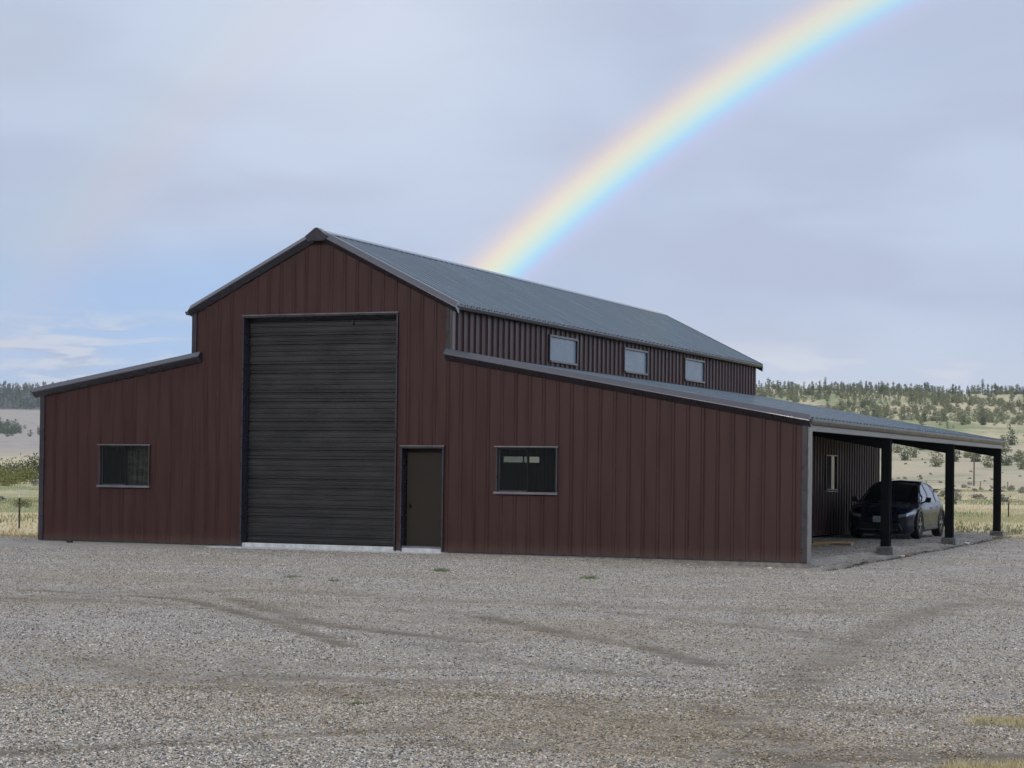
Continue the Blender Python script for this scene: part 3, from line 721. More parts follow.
def stone_layer(n, d0, d1, pw, smin, smax, bv, bf, half_angle, rect=None):
    dist = d0+(d1-d0)*nr.uniform(0, 1, n)**pw; aa = np.radians(-23.2+nr.uniform(-half_angle, half_angle, n))
    x = 20.2+dist*np.sin(aa); y = -36.7+dist*np.cos(aa); ok = (y < -.42) & (x > -13.5) & (x < 24) & ~((x > -2.4) & (x < 3.1) & (y > -.62))
    if rect: x = nr.uniform(rect[0], rect[1], n); y = nr.uniform(rect[2], rect[3], n); ok = carport_cond(x, y)
    x, y = x[ok], y[ok]; tr = samp(gt_, x, y); big_ = np.sin(x*1.3+np.sin(y*.9)*2)*np.cos(y*1.7+x*.4)
    pm_ = np.array([1.0 if (b2 < -20 and in_patch(a2, b2)) else 0.0 for a2, b2 in zip(x.tolist(), y.tolist())])
    ok = nr.uniform(0, 1, len(x)) > tr*.85+.35*np.clip(big_, 0, 1)+pm_*.85; x, y = x[ok], y[ok]; n_ = len(x); z = samp(gz_, x, y)
    s = smin+(smax-smin)*nr.uniform(0, 1, n_)**2.2; k = len(bv)
    sc3 = nr.uniform(.7, 1.35, (n_, 1, 3)); sc3[:, :, 2] *= .62; th = nr.uniform(0, 6.28, n_); c_, s_ = np.cos(th)[:, None], np.sin(th)[:, None]
    v_ = bv[None]*nr.uniform(.7, 1.25, (n_, k, 1))*sc3*s[:, None, None]
    tl = nr.normal(0, .35, n_)[:, None]; vx0 = v_[..., 0]*np.cos(tl)-v_[..., 2]*np.sin(tl); vz = v_[..., 0]*np.sin(tl)+v_[..., 2]*np.cos(tl)
    vx, vy = vx0*c_-v_[..., 1]*s_, vx0*s_+v_[..., 1]*c_
    V_ = np.stack([vx+x[:, None], vy+y[:, None], vz+(z+s*.28)[:, None]], -1).reshape(-1, 3)
    return V_, (bf[None]+(np.arange(n_)*k)[:, None, None]).reshape(-1, 3), np.repeat(nr.uniform(0, 1, n_), k), np.repeat(np.clip(samp(gd_, x, y)+nr.normal(0, .18, n_), 0, .9), k)
parts_ = [stone_layer(110000, 9.5, 16.5, .85, .0042, .0115, iv, ifc, 18), stone_layer(420000, 9.8, 42, 1.15, .0055, .0135, octv, octf, 18), stone_layer(60000, 0, 0, 1, .010, .019, octv, octf, 0, (-13.5, 24, -.4, 24))]
off = 0; vs_, fs_, ts_, ds_ = [], [], [], []
for v_, f_, t_, d_ in parts_: vs_.append(v_); fs_.append(f_+off); ts_.append(t_); ds_.append(d_); off += len(v_)
st = fast_mesh('loose_gravel', np.concatenate(vs_), np.concatenate(fs_), 'stone_mix', np.concatenate(ts_))
a_ = st.data.attributes.new('dusty', 'FLOAT', 'POINT'); a_.data.foreach_set('value', np.concatenate(ds_).astype(np.float32))
tag(st, 'loose grey and tan stones scattered over the gravel yard', 'gravel', kind='stuff')

# ---- grass blades and tufts
def blades(pts, h, w_, per, spread, seed, lean=.5):
    g_ = np.random.default_rng(seed); n = len(pts); P_ = np.repeat(np.asarray(pts, float), per, 0); m_ = len(P_)
    P_[:, :2] += g_.normal(0, spread, (m_, 2)); hh = h*g_.uniform(.45, 1.2, m_); a_ = g_.uniform(0, 6.28, m_); d_ = np.stack([np.cos(a_), np.sin(a_), 0*a_], 1)
    a2 = g_.uniform(0, 6.28, m_); ln = g_.uniform(0, lean, m_)*hh
    tip = P_+np.stack([np.cos(a2)*ln, np.sin(a2)*ln, hh], 1)
    v_ = np.stack([P_-d_*w_, P_+d_*w_, tip], 1).reshape(-1, 3); f_ = np.arange(m_*3).reshape(-1, 3)
    return v_, f_, np.repeat(g_.uniform(0, 1, m_), 3)
def grass_obj(name, pts, h, w_, per, spread, mat, seed, label, cat, lean=.5):
    v_, f_, t_ = blades(pts, h, w_, per, spread, seed, lean); o = fast_mesh(name, v_, f_, mat, t_); return tag(o, label, cat, kind='stuff')
def gpatch(n, seed):
    g_ = random.Random(seed); res = []
    while len(res) < n:
        x = g_.uniform(16.9, 21); y = g_.uniform(-25.6, -21)
        if in_patch(x, y, .1): res.append((x, y, yard_z(x, y)-.004))
    return res
def patch(cxp, cyp, rx, ry, n, seed, thr=-.05):
    g_ = random.Random(seed); res = []
    while len(res) < n:
        x = cxp+g_.uniform(-rx, rx); y = cyp+g_.uniform(-ry, ry)
        if ((x-cxp)/rx)**2+((y-cyp)/ry)**2+1.1*fbm(x, y, 1.6, 3, seed) < .72: res.append((x, y, yard_z(x, y)-.005))
    return res
pa = gpatch(1500, 5)
grass_obj('dry_grass_patch', pa, .048, .0038, 14, .05, 'dry_grass', 11, 'low straw coloured grass patches at the right edge of the gravel', 'grass', 1.2)
grass_obj('green_grass_patch', patch(18.3, -22.2, .6, .3, 70, 9)+patch(18.75, -24.3, .8, .4, 90, 10), .03, .003, 10, .04, 'green_grass', 12, 'thin green grass mixed into the dry patches at the lower right', 'grass', 1.2)
def weed(X, Y, label, s=1.0, n=70):
    x, y = px_ground(X, Y); g_ = random.Random(int(X*7+Y)); p_ = [(g_.gauss(0, .03*s), g_.gauss(0, .035*s), 0) for _ in range(n//6)]
    v_, f_, t_ = blades(p_, .032*s, .006*s, 6, .03*s, int(X), 1.4); o = fast_mesh('weed', v_, f_, 'weed_leaf', t_); o.location = (x, y, yard_z(x, y)); tag(o, label, 'weed', 'weeds growing in the gravel')
weed(441, 573, 'green weed in gravel just right of the small door', 1.8, 160); weed(588, 577, 'green weed in gravel below the right window', 1.7, 120); 
weed(356, 699, 'small bright green weed alone in the foreground gravel', .85, 110); weed(293, 580, 'weed in gravel in front of the big door, left one', 1.4, 80); weed(332, 583, 'weed in gravel in front of the big door, right one', 1.2, 70)

def in_yard(x, y): return y < edge_y(min(max(x, -30), 30))+.1 and GX0 < x < GX1 and y > GY0
def scatter(n, r0, r1, a0, a1, seed, cond=None, pw=1.0):
    g_ = random.Random(seed); res = []
    tries = 0
    while len(res) < n and tries < n*60:
        tries += 1; r = r0+(r1-r0)*g_.random()**pw; a = R(g_.uniform(a0, a1)); x, y = CX+r*math.sin(a), CY+r*math.cos(a)
        if in_yard(x, y) or (XL-.3 < x < XE+.3 and -.2 < y < 23.6): continue
        if cond and not cond(x, y, r): continue
        res.append((x, y, ground_z(x, y)-.02))
    return res
# dry fringe at the end of the gravel
fr_ = []
g_ = random.Random(21)
for _ in range(2600):
    x = g_.uniform(-24, -7.4) if g_.random() < .6 else g_.uniform(6.5, 26); y = edge_y(x)+abs(g_.gauss(0, 1.2))-.35
    fr_.append((x, y, ground_z(x, y)-.02 if y > edge_y(x)+.3 else yard_z(x, y)-.01))
grass_obj('dry_grass_fringe', fr_, .07, .008, 9, .13, 'dry_grass', 22, 'dry grass along the far edge of the gravel', 'grass', .8)
grass_obj('field_straw', scatter(5200, 46, 110, -46, 2, 31)+scatter(5000, 100, 300, -46, 2, 32, None, 1.3), .12, .022, 9, .4, 'dry_grass', 33, 'tall dry field grass behind the barn', 'grass', .7)
grass_obj('field_green', scatter(4200, 62, 150, -46, 2, 41, lambda x, y, r: fbm(x, y, .06, 3, 6.6) > -.02)+scatter(3000, 140, 300, -46, 2, 42), .15, .028, 9, .45, 'green_grass', 43, 'green growth in the field behind the barn', 'grass', .7)

# ---- shrubs and trees: leaf clumps through the volume of the crown
def crown_mesh(name, mat, h, w_, kind, nclump, nleaf, leaf, seed, trunk=True, z0=.1):
    g_ = np.random.default_rng(seed); cs = []
    for i in range(nclump):
        u = g_.uniform(0, 1); a = g_.uniform(0, 6.28)
        if kind == 'cone': zz = z0*h+(h*(1-z0))*u**1.15; rad = w_*.5*(1-u)**.7*g_.uniform(.15, 1.05)+.02*w_
        elif kind == 'round': ph_ = math.acos(1-2*u*.98); zz = h*(z0+(1-z0)*(.5+.5*math.cos(ph_))**1.5); rad = w_*.5*math.sin(ph_)*g_.uniform(.2, 1.0)
        else: zz = h*u*.9; rad = w_*.5*math.sqrt(g_.uniform(0, 1))*(1-.35*u)*g_.uniform(.8, 1.15)
        cs.append((math.cos(a)*rad, math.sin(a)*rad, zz, g_.uniform(0, 1)))
    cs = np.array(cs); C_ = np.repeat(cs, nleaf, 0); m_ = len(C_)
    sp_ = w_*(.11 if kind == 'cone' else .12)
    P_ = C_[:, :3]+np.clip(g_.normal(0, 1, (m_, 3)), -1.5, 1.5)*sp_*[1, 1, .7]; P_[:, 2] = np.clip(P_[:, 2], .03*h, None)
    n_ = g_.normal(0, 1, (m_, 3)); n_ /= np.linalg.norm(n_, axis=1)[:, None]; a_ = np.cross(n_, g_.normal(0, 1, (m_, 3))); a_ /= np.linalg.norm(a_, axis=1)[:, None]; b_ = np.cross(n_, a_)
    l_ = leaf*g_.uniform(.6, 1.4, (m_, 1)); v_ = np.stack([P_-a_*l_, P_+b_*l_*.6, P_+a_*l_, P_-b_*l_*.6], 1).reshape(-1, 3)
    f_ = np.arange(m_*4).reshape(-1, 4); t_ = np.repeat(np.clip(C_[:, 3]*.7+g_.uniform(0, .3, m_), 0, 1), 4)
    if trunk:
        k = 5; th_ = np.arange(k)*2*math.pi/k; r0_, r1_ = .035*h, .012*h
        tv = np.concatenate([np.stack([np.cos(th_)*r0_, np.sin(th_)*r0_, 0*th_-.3], 1), np.stack([np.cos(th_)*r1_, np.sin(th_)*r1_, 0*th_+h*.75], 1)]); o_n = len(v_)
        tf = np.array([[o_n+i, o_n+(i+1) % k, o_n+k+(i+1) % k, o_n+k+i] for i in range(k)]); v_ = np.concatenate([v_, tv]); f_ = np.concatenate([f_, tf]); t_ = np.concatenate([t_, np.zeros(2*k)])
    return v_, f_, t_
def prune(v_, f_, t_):
    # keep only the leaves that hang together with the crown
    nq = len(v_)//4 if len(v_) % 4 == 0 else (len(v_)-10)//4
    if nq*4+10 == len(v_): base_n = nq
    else: base_n = len(v_)//4
    q = v_[:base_n*4].reshape(base_n, 4, 3); lo, hi = q.min(1), q.max(1)
    if len(v_) > base_n*4: lo = np.vstack([lo, v_[base_n*4:].min(0)]); hi = np.vstack([hi, v_[base_n*4:].max(0)])
    sz_ = (hi-lo).max(1); gp = np.maximum(0, np.maximum(lo[:, None]-hi[None], lo[None]-hi[:, None])); nearm = np.sqrt((gp**2).sum(2)) <= .32*np.maximum(sz_[:, None], sz_[None])
    seen = np.zeros(len(lo), bool); fr = np.zeros(len(lo), bool); fr[-1] = True
    while fr.any():
        seen |= fr; fr = nearm[fr].any(0) & ~seen
    keepq = seen[:base_n]
    if keepq.sum() < .6*base_n: return v_, f_, t_
    fq = f_[:base_n][keepq]; f_ = np.concatenate([fq, f_[base_n:]]); used = np.unique(f_); mp = np.zeros(len(v_), int); mp[used] = np.arange(len(used))
    return v_[used], mp[f_], t_[used]
def mk(name, mat, *a, **k):
    v_, f_, t_ = prune(*crown_mesh(name, mat, *a, **k)); return fast_mesh(name, v_, f_, mat, t_, link=False)
CON = [mk('conifer_tree', 'conifer_leaf', 6.2+.6*i, 3.0+.2*(i % 3), 'cone', 60, 9, .22, 50+i) for i in range(5)]
JUN = [mk('juniper_tree', 'juniper_leaf', 3.9+.35*i, 3.5+.25*(i % 3), 'round', 64, 9, .22, 70+i, z0=.05) for i in range(5)]
JDK = [mk('juniper_tree', 'conifer_leaf', 3.7+.35*i, 3.2+.25*(i % 3), 'round', 64, 9, .22, 90+i, z0=.05) for i in range(4)]
def plant(name, me, x, y, s, label, cat, group, z=None):
    o = bpy.data.objects.new(name, me); col.objects.link(o); o.location = (x, y, (ground_z(x, y) if z is None else z)-.05); o.rotation_euler = (0, 0, rnd.uniform(0, 6.28)); o.scale = (s*rnd.uniform(.9, 1.15), s*rnd.uniform(.9, 1.15), s*rnd.uniform(.85, 1.2))
    return tag(o, label, cat, group)
def polar(a, r): return CX+r*math.sin(R(a)), CY+r*math.cos(R(a))
# skyline conifers and slope junipers of the right hill that the photograph shows
g_ = random.Random(77); cnt = 0; rest = []
def px_az(X): return -23.192+math.degrees(math.atan((X-512)/1967.6))
for i in range(105):
    a = px_az(756+270*(i+g_.random())/105); r = 985+g_.uniform(-60, 45); x, y = polar(a, r)
    plant('conifer_tree', g_.choice(CON[:3]+JDK if i % 2 else CON), x, y, g_.uniform(.35, .8), 'dark conifer on the skyline of the right hill', 'tree', 'conifers on the skyline of the right hill')
k = 0
while k < 165:
    a = px_az(g_.uniform(752, 1030)); r = g_.uniform(640, 960); x, y = polar(a, r)
    if fbm(x, y, .012, 3, 12.3) < -.16+(.18 if r < 700 else 0): continue
    k += 1; dk = g_.random() < .35
    if dk: plant('juniper_tree', g_.choice(JDK), x, y, g_.uniform(.4, .8), 'dark green juniper on the crowded upper slope of the right hill', 'tree', 'dark junipers on the right hillside')
    else: plant('juniper_tree', g_.choice(JUN), x, y, g_.uniform(.4, .85), 'pale green juniper on the crowded upper slope of the right hill', 'tree', 'pale junipers on the right hillside')
# lone junipers on the bare lower slope, seen between and beside the carport posts
LOW = [(897, 453, 0), (905, 461, 1), (914, 458, 0), (921, 450, 1), (930, 446, 0), (936, 467, 0), (955, 462, 1), (968, 458, 0), (976, 462, 1), (981, 455, 0), (988, 468, 0), (1003, 452, 0), (1012, 446, 1), (1018, 462, 1), (1022, 470, 0), (1006, 466, 1), (962, 450, 0)]
LLB = ['leftmost dark juniper on the bare slope, right of the nearest post', 'dark juniper low on the bare slope just above the car roof', 'juniper on bare slope in the middle of the first bay beyond the near post', 'taller juniper on bare slope left of the middle post', 'juniper on bare slope close to the left side of the middle post',
       'tiny bush-like juniper low left of the middle post', 'first juniper right of the middle post on the bare slope', 'rounded juniper in the last bay, left of the utility pole', 'juniper directly beside the utility pole', 'juniper upper right of the utility pole', 'small low juniper just left of the farthest post',
       'juniper just right of the farthest post, high on the bare slope', 'juniper on the slope near the right frame edge, upper', 'dark juniper near the right frame edge, middle', 'low juniper at the very right edge of the frame', 'small juniper low between the farthest post and right edge', 'juniper right of the middle post, close under the roof edge']
def hit(X, Y):
    v = Rc*(X-512)+Uc*(438.1-Y)+Fv*1967.6; v.normalize(); tq = 300
    while tq < 1400:
        x, y, z = 20.198+v.x*tq, -36.662+v.y*tq, 1.672+v.z*tq
        if z < ground_z(x, y): break
        tq += 4
    return x, y
for (X, Y, dk), lb in zip(LOW, LLB):
    x, y = hit(X, Y); plant('juniper_tree', g_.choice(JDK if dk else JUN), x, y, g_.uniform(.75, 1.05), lb, 'tree', 'lone junipers on the bare lower slope')
def merge(name, items, label, cat, kind='stuff', mat='conifer_leaf'):
    vs, fs, ts, off = [], [], [], 0
    for me_v, me_f, me_t, x, y, z, s, ro in items:
        c, sn = math.cos(ro), math.sin(ro); v_ = me_v*s; v_ = np.stack([v_[:, 0]*c-v_[:, 1]*sn+x, v_[:, 0]*sn+v_[:, 1]*c+y, v_[:, 2]+z], 1)
        vs.append(v_); fs.append(me_f+off); ts.append(me_t); off += len(v_)
    return tag(fast_mesh(name, np.concatenate(vs), np.concatenate(fs), mat, np.concatenate(ts)), label, cat, kind=kind)
JL = [crown_mesh('', '', 4.0, 3.5, 'round', 26, 6, .30, 200+i, z0=.05) for i in range(4)]; CL = [crown_mesh('', '', 6.5, 3.2, 'cone', 26, 6, .34, 220+i) for i in range(4)]
it = []
for k in range(7500):
    a = g_.uniform(-34, 4); r = 600+440*g_.random()**.6; x, y = polar(a, r)
    if r < 780 and g_.random() < .5: continue
    if fbm(x, y, .012, 3, 12.3) < -.16: continue
    q = g_.choice(CL if (r > 930 and g_.random() < .7) else JL); it.append((*q, x, y, ground_z(x, y)-.1, g_.uniform(.3, .75), g_.uniform(0, 6.28)))
merge('hillside_woodland', it, 'distant scrubby woodland covering the right hill', 'woodland', mat='juniper_leaf')
it = []
for k in range(1900):
    a = g_.uniform(-48, -31); r = 1800+540*g_.random()**.9; x, y = polar(a, r); q = g_.choice(CL); it.append((*q, x, y, ground_z(x, y)-.2, g_.uniform(.9, 1.55), g_.uniform(0, 6.28)))
for k in range(420):      # the darker copse half way down
    a = g_.gauss(-38.6, .75); r = g_.gauss(1330, 75); x, y = polar(a, r); q = g_.choice(JL); it.append((*q, x, y, ground_z(x, y)-.2, g_.uniform(.7, 1.2), g_.uniform(0, 6.28)))
merge('far_forest', it, 'far-off blue-green forest on the left ridge', 'forest')
# willow and scrub bushes at the left
WIL = [mk('willow_bush', 'willow_leaf', 2.5, 6.5, 'low', 160, 12, .11, 120+i, trunk=False) for i in range(3)]; SCR = [mk('scrub_bush', 'scrub_leaf', 1.1, 2.2, 'low', 60, 9, .09, 130+i, trunk=False) for i in range(3)]; SAG = [mk('sagebrush', 'sage_leaf', .7, 1.1, 'low', 40, 9, .06, 140+i, trunk=False) for i in range(3)]
for X, r, s, lb in ((-6, 265, .85, 'dark green willow bush at the left edge of the frame behind the field'), (12, 272, .8, 'dark green willow bush in the middle of the gap left of the barn'), (30, 262, .92, 'tallest dark willow bush, close against the left corner of the barn'), (-40, 262, 1.0, 'dark willow bush beyond the left frame edge'), (46, 258, 1.0, 'dark willow bush mostly hidden behind the left barn corner')):
    x, y = polar(px_az(X), r); plant('willow_bush', g_.choice(WIL), x, y, s, lb, 'bush', 'willow bushes left of the barn')
for X, r, s, lb in ((4, 205, 1.2, 'yellow-green scrub bush at left frame edge in front of the willows'), (16, 190, 1.0, 'yellow-green scrub bush midway in the left gap'), (26, 212, 1.3, 'yellow-green scrub bush nearer the barn corner, behind'), (34, 195, 1.1, 'yellow-green scrub bush touching the barn corner in view'), (10, 170, .9, 'lower yellow-green scrub bush nearest the camera at left'), (-14, 190, 1.2, 'yellow-green scrub bush beyond the left frame edge')):
    x, y = polar(px_az(X), r); plant('scrub_bush', g_.choice(SCR), x, y, s, lb, 'bush', 'scrub bushes left of the barn')
x, y = polar(px_az(28), 84); o = plant('scrub_bush', WIL[0], x, y, .13, 'small round dark green bush in the field behind the left fence post', 'bush', None)
for X, Y, s, lb in ((958, 500, .7, 'lone grey sagebrush in the field left of the utility pole base'), (976, 499, .8, 'grey sagebrush in the field below the utility pole'), (1012, 491, 1.0, 'large grey sagebrush clump right of the farthest post'), (1004, 489, .9, 'grey sagebrush touching the farthest post'), (1021, 493, 1.1, 'grey sagebrush at the right frame edge'), (964, 487.5, 1.0, 'dark low sagebrush left of the utility pole at the fence line'), (970, 487, 1.0, 'dark low sagebrush right under the utility pole')):
    x, y = px_ground(X, Y, -.05) ; plant('sagebrush', g_.choice(SAG), x, y, s, lb, 'bush', 'sagebrush in the field on the right')
merge('sagebrush_cover', [(*crown_mesh('', '', .6, 1.2, 'low', 14, 6, .13, 300+k % 5, trunk=False), *p_, g_.uniform(.35, .9), g_.uniform(0, 6.28)) for k, p_ in enumerate(scatter(500, 90, 330, -46, 2, 61, None, .8)+scatter(500, 300, 700, -40, 2, 62))], 'grey-green low sagebrush dotting the field and lower slopes', 'sagebrush', mat='sage_leaf')

# fence posts, utility pole, wire fence on the right
def tpost(X, Y, h, label, z=-.07):
    x, y = px_ground(X, Y, z); o = MB().box(-.018, .018, -.004, .004, 0, h*.86).box(-.004, .004, .004, .03, 0, h*.86).build('fence_post', 'rusty_steel')
    gz = ground_z(x, y); o.location = (x, y, gz-.05); MB().box(-.02, .02, -.006, .006, h*.861, h).build('painted_tip', 'pale_stone' if h > 1 else 'old_wood', o); tag(o, label, 'fence post', 'steel fence posts'); return o
p = tpost(19, 528.5, 1.05, 'dark steel fence post with white tip standing left of the barn'); p.scale = (1.3, 1.3, 1)
tpost(1008.5, 518, .75, 'thin steel fence post in the field right of the farthest carport post').scale = (1.6, 1.6, 1)
up_ = empty('utility_pole', (0, 0, 0)); x, y = hit(974, 486); up_.location = (x, y, ground_z(x, y)); tag(up_, 'thin wooden utility pole on the far field edge between the last two carport posts', 'utility pole')
MB().tube((0, 0, -.3), (0, 0, 5.4), .17, .11).build('pole', 'old_wood', up_); MB().box(-.7, .7, -.05, .05, 4.9, 5.0).build('crossarm', 'old_wood', up_)
fe = empty('wire_fence', (0, 0, 0)); tag(fe, 'low wire fence running along the foot of the right hill', 'fence')
fp = []
for i in range(46):
    a = -24+i*.75; x, y = polar(a, 300+.3*i); fp.append(Vector((x, y, ground_z(x, y))))
for p in fp: MB().box(p.x-.06, p.x+.06, p.y-.06, p.y+.06, p.z-.2, p.z+1.15).build('post', 'old_wood', fe)
wm = MB()
for a_, b_ in zip(fp[:-1], fp[1:]):
    for hz in (.5, .8, 1.1): wm.tube(a_+Vector((0, 0, hz)), b_+Vector((0, 0, hz)), .012, k=4)
wm.build('wire', 'rusty_steel', fe)
# barn-side bright rocks high on the right hill crest
for i, (X, Y) in enumerate(((832, 378.5), (837, 379.5))):
    x, y = polar(px_az(X), 985); bmx = bmesh.new(); bmesh.ops.create_icosphere(bmx, subdivisions=2, radius=1.6)
    for v in bmx.verts: v.co *= 1+.3*noise.noise(v.co*.9+Vector((i*5, 0, 0)))
    me = bpy.data.meshes.new('rock'); bmx.to_mesh(me); bmx.free(); me.materials.append(MATS['pale_stone']); o = bpy.data.objects.new('rock', me); col.objects.link(o); o.location = (x, y, ground_z(x, y)+3.2)
    tag(o, ['pale rock on the right hill crest, left one of the pair', 'pale rock on the right hill crest, right one of the pair'][i], 'rock'); o.location.z -= 1.5

# ================================================================ CAR
car = empty('parked_car', (8.58, 15.35, .0)); tag(car, 'dark blue hatchback crossover parked nose-out under the carport', 'car')
CLN = 4.62
def lerp(tab, s):
    for (a, va), (b, vb) in zip(tab[:-1], tab[1:]):
        if s <= b:
            k = (s-a)/(b-a) if b > a else 0; k = k*k*(3-2*k)*.5+k*.5; return va+(vb-va)*k
    return tab[-1][1]
wT = [(0, .58), (.12, .76), (.35, .87), (.8, .925), (1.8, .925), (2.6, .925), (3.6, .945), (4.2, .90), (4.5, .80), (4.62, .68)]
topT = [(0, .66), (.08, .74), (.35, .87), (.8, .96), (1.25, 1.02), (2.0, 1.02), (3.4, 1.05), (4.1, 1.06), (4.5, 1.02), (4.62, .92)]
beltT = [(0, .62), (.12, .70), (.5, .84), (1.0, .93), (1.6, .96), (3.2, 1.0), (3.8, 1.03), (4.62, .98)]
botT = [(0, .18), (.15, .12), (.45, .13), (4.2, .20), (4.5, .30), (4.62, .42)]
WFr, WRr, RWh = .86, 3.76, .37
body = MB(); ss = sorted(set([round(i*.06, 3) for i in range(int(CLN/.06)+1)]+[CLN])); grid = []
for s_c in ss:
    wv, tp, bl_, bo = lerp(wT, s_c), lerp(topT, s_c), lerp(beltT, s_c), lerp(botT, s_c); lo = bo
    for wc in (WFr, WRr):
        d = abs(s_c-wc); ar = RWh+.055
        if d < ar: lo = max(lo, .36+math.sqrt(ar*ar-d*d))
    mid_z = max(lo+.02, .50)
    half = [(0, bo), (wv*.70, bo), (wv*.74, max(bo, lo-.02) if lo > bo else bo), (wv*.965, lo), (wv*.99, min(max(lo+.05, .36), bl_-.2)), (wv*.975, max(lo+.08, .50)), (wv*1.0, max(lo+.10, .66)) , (wv*.985, max(lo+.12, bl_-.10)), (wv*.93, max(bl_, lo+.14)), (wv*.80, (bl_+tp)/2+.03), (wv*.45, tp), (0, tp+.015)]
    row = [(x_, s_c, z_) for x_, z_ in half]+[(-x_, s_c, z_) for x_, z_ in reversed(half[1:-1])]; grid.append(row)
for r0_, r1_ in zip(grid[:-1], grid[1:]):
    k = len(r0_)
    for i in range(k): body.quad(r0_[i], r0_[(i+1) % k], r1_[(i+1) % k], r1_[i])
body.quad(*grid[0]); body.quad(*reversed(grid[-1]))
bo_ = body.build('body', 'car_paint', car, smooth=True)
sd_ = bo_.modifiers.new('s', 'SUBSURF'); sd_.levels = 1; sd_.render_levels = 1
# greenhouse: roof shell + glass faces
gh = [(1.08, .99, .80), (1.55, 1.27, .70), (1.95, 1.46, .635), (2.3, 1.535, .61), (2.8, 1.555, .60), (3.3, 1.52, .59), (3.75, 1.46, .585), (4.05, 1.38, .58), (4.42, 1.12, .68)]  # s, roof z, half width at roof
glassb = MB(); roofb = MB(); ghr = []
for s_c, z_, hw_ in gh:
    bw = lerp(wT, s_c)*.90; bz = lerp(beltT, s_c)-.01
    zt = max(z_, bz+.01); ghr.append([(bw, s_c, bz), (bw*.55+hw_*.45+.03, s_c, bz*.5+zt*.5), (hw_+.03, s_c, zt-.05), (hw_-.06, s_c, zt), (0, s_c, zt+.03)])
mir = lambda q: (-q[0], q[1], q[2])
for r0_, r1_ in zip(ghr[:-1], ghr[1:]):
    for sg in (1, -1):
        g2_ = (lambda q: q) if sg > 0 else mir
        for i in (0, 1): glassb.quad(g2_(r0_[i]), g2_(r0_[i+1]), g2_(r1_[i+1]), g2_(r1_[i]))
for idx in range(len(ghr)-1):
    r0_, r1_ = ghr[idx], ghr[idx+1]; tgt = glassb if idx < 3 or idx >= 7 else roofb
    for sg in (1, -1):
        g2_ = (lambda q: q) if sg > 0 else mir
        tgt.quad(g2_(r0_[3]), g2_(r0_[4]), g2_(r1_[4]), g2_(r1_[3])); roofb.quad(g2_(r0_[2]), g2_(r0_[3]), g2_(r1_[3]), g2_(r1_[2]))
glassb.build('window_glass', 'car_glass', car, smooth=True)
rf = roofb.build('roof', 'car_paint', car, smooth=True); so_ = rf.modifiers.new('s', 'SOLIDIFY'); so_.thickness = .025; so_.offset = 1
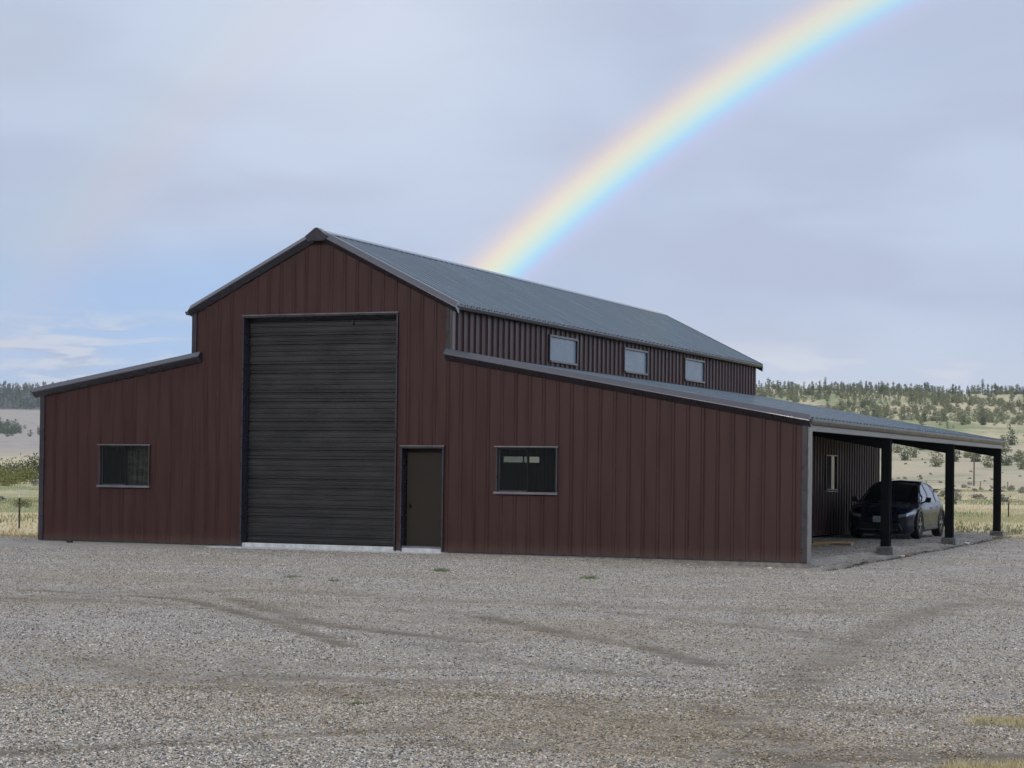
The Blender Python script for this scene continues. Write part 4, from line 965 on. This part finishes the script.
for sg in (1, -1):
    for s_c in (2.32, 3.28):      # pillars between the side windows
        pl_ = MB()
        i0 = [(bw_, s_) for bw_, s_ in ((0, s_c), (0, s_c+.09))]
        def at_s(s_):
            for a_, b_ in zip(ghr[:-1], ghr[1:]):
                if a_[0][1] <= s_ <= b_[0][1]:
                    k = (s_-a_[0][1])/(b_[0][1]-a_[0][1]); return [Vector(a_[i])*(1-k)+Vector(b_[i])*k for i in range(3)]
        A_, B_ = at_s(s_c), at_s(s_c+.09); o_v = Vector((.008, 0, 0))
        for i in (0, 1): pl_.quad(*[((p+o_v)*1 if sg > 0 else Vector((-(p.x+.008), p.y, p.z))) for p in (A_[i], A_[i+1], B_[i+1], B_[i])])
        pl_.build('pillar', 'car_black', car)
    # mirror
    mm = MB().hexa([(sg*.90, 1.42, .99), (sg*1.08, 1.40, 1.00), (sg*1.09, 1.40, 1.13), (sg*.95, 1.42, 1.14)], [(sg*.90, 1.55, .99), (sg*1.06, 1.54, 1.00), (sg*1.07, 1.54, 1.12), (sg*.95, 1.55, 1.13)])
    mm.tube((sg*.80, 1.48, .97), (sg*.95, 1.48, 1.03), .025); mm.build('wing_mirror', 'car_black', car, bevel=.02)
    # headlight wrapped round the corner
    hl = MB(); a_ = [(sg*.50, .035, .665), (sg*.70, .07, .70), (sg*.80, .20, .745), (sg*.868, .42, .79)]
    for p0_, p1_ in zip(a_[:-1], a_[1:]):
        hl.hexa([p0_, (p0_[0], p0_[1]-.015, p0_[2]-.0), (p0_[0], p0_[1]-.03, p0_[2]-.085), (p0_[0]*.97, p0_[1]+.03, p0_[2]-.085)], [p1_, (p1_[0]+sg*.012, p1_[1]-.015, p1_[2]-.0), (p1_[0]+sg*.012, p1_[1]-.02, p1_[2]-.07), (p1_[0]*.97, p1_[1]+.03, p1_[2]-.07)])
    hl.build('headlight', 'lamp_glass', car, bevel=.006)
    MB().box(sg*.925-.012, sg*.925+.012, 1.35, 3.2, .24, .33).build('side_skirt', 'car_black', car, bevel=.01)
    MB().box(sg*.928-.006, sg*.928+.008, 2.22, 2.42, .82, .85).box(sg*.93-.006, sg*.93+.010, 3.05, 3.22, .84, .87).build('door_handle', 'car_black', car, bevel=.006)
    for wc in (WFr, WRr):
        tyr = MB(); prof = [(.21, .0), (.235, .02), (.30, .03), (.345, .025), (RWh, .0), (RWh, -.17), (.34, -.21), (.21, -.21)]; k = 36; rows_ = []
        for j in range(k):
            th_ = 2*math.pi*j/k; rows_.append([(sg*(.90+dx_), wc+r_*math.cos(th_), .37+r_*math.sin(th_)) for r_, dx_ in prof])
        for j in range(k):
            for i in range(len(prof)-1): tyr.quad(rows_[j][i], rows_[j][i+1], rows_[(j+1) % k][i+1], rows_[(j+1) % k][i])
        wh = tyr.build('wheel', 'tyre', car, smooth=True)
        rm = MB()
        for j in range(5):
            th_ = 2*math.pi*j/5+.3
            for dth in (-.16, .16):
                c_, s_ = math.cos(th_+dth), math.sin(th_+dth); q_ = Vector((0, -s_, c_))*.022; p0_ = Vector((sg*.90, wc+.04*c_, .37+.04*s_)); p1_ = Vector((sg*.905, wc+.232*c_, .37+.232*s_)); dX = Vector((sg*.02, 0, 0))
                rm.hexa([p0_-q_, p0_+q_, p0_+q_+dX, p0_-q_+dX], [p1_-q_, p1_+q_, p1_+q_+dX*.5, p1_-q_+dX*.5])
        rm.tube((sg*.88, wc, .37), (sg*.925, wc, .37), .055, .045, 12); rm.build('rim', 'rim', wh)
        MB().tube((sg*.70, wc, .37), (sg*.80, wc, .37), .225, k=20).build('wheel_well', 'car_black', wh)
        ar_ = MB(); k = 18    # dark arch cladding
        for j in range(k):
            t0_, t1_ = math.pi*(-.06+1.12*j/k), math.pi*(-.06+1.12*(j+1)/k); f_ = lambda r_, t_, x_: (sg*x_, wc+r_*math.cos(t_), .36+r_*math.sin(t_))
            xo = .944 if wc > 2 else .928
            ar_.hexa([f_(.40, t0_, .86), f_(.40, t0_, xo), f_(.455, t0_, xo), f_(.455, t0_, .86)], [f_(.40, t1_, .86), f_(.40, t1_, xo), f_(.455, t1_, xo), f_(.455, t1_, .86)])
        ar_.build('wheel_arch', 'car_black', car)
MB().box(-.78, .78, 4.05, 4.38, 1.335, 1.36).build('rear_spoiler', 'car_black', car, bevel=.01)
MB().box(-.55, .55, -.045, .10, .50, .575).build('grille', 'car_black', car, bevel=.015)
MB().hexa([(-.62, -.035, .24), (.62, -.035, .24), (.52, -.055, .44), (-.52, -.055, .44)], [(-.62, .2, .24), (.62, .2, .24), (.52, .2, .44), (-.52, .2, .44)]).build('lower_intake', 'car_black', car, bevel=.02)
MB().box(-.16, .16, -.075, -.058, .46, .625).build('licence_plate', 'plate', car, bevel=.004)
MB().box(-.50, .50, -.065, -.03, .245, .27).build('bumper_lip', 'rim', car, bevel=.006)
MB().box(-.60, .60, .5, 4.0, .17, .19).build('underbody', 'car_black', car)

car.scale = (1.0, 1.0, .975)
# ---------------------------------------------------------------- haze
HZ = MB().box(-3750, 3750, -3750, 3750, -2, 140)
mt = bpy.data.materials.new('haze'); mt.use_nodes = True; t = NT(mt.node_tree); t.n.remove(t.n['Principled BSDF'])
pv = t.node('ShaderNodeVolumePrincipled'); pv.inputs['Density'].default_value = .00009; pv.inputs['Color'].default_value = (.82, .89, 1, 1); pv.inputs['Anisotropy'].default_value = 0.0
t.link(pv.outputs[0], t.n['Material Output'].inputs['Volume']); MATS['haze'] = mt
hz = HZ.build('haze', 'haze'); tag(hz, 'thin pale blue haze softening the far hills', 'haze', kind='stuff')
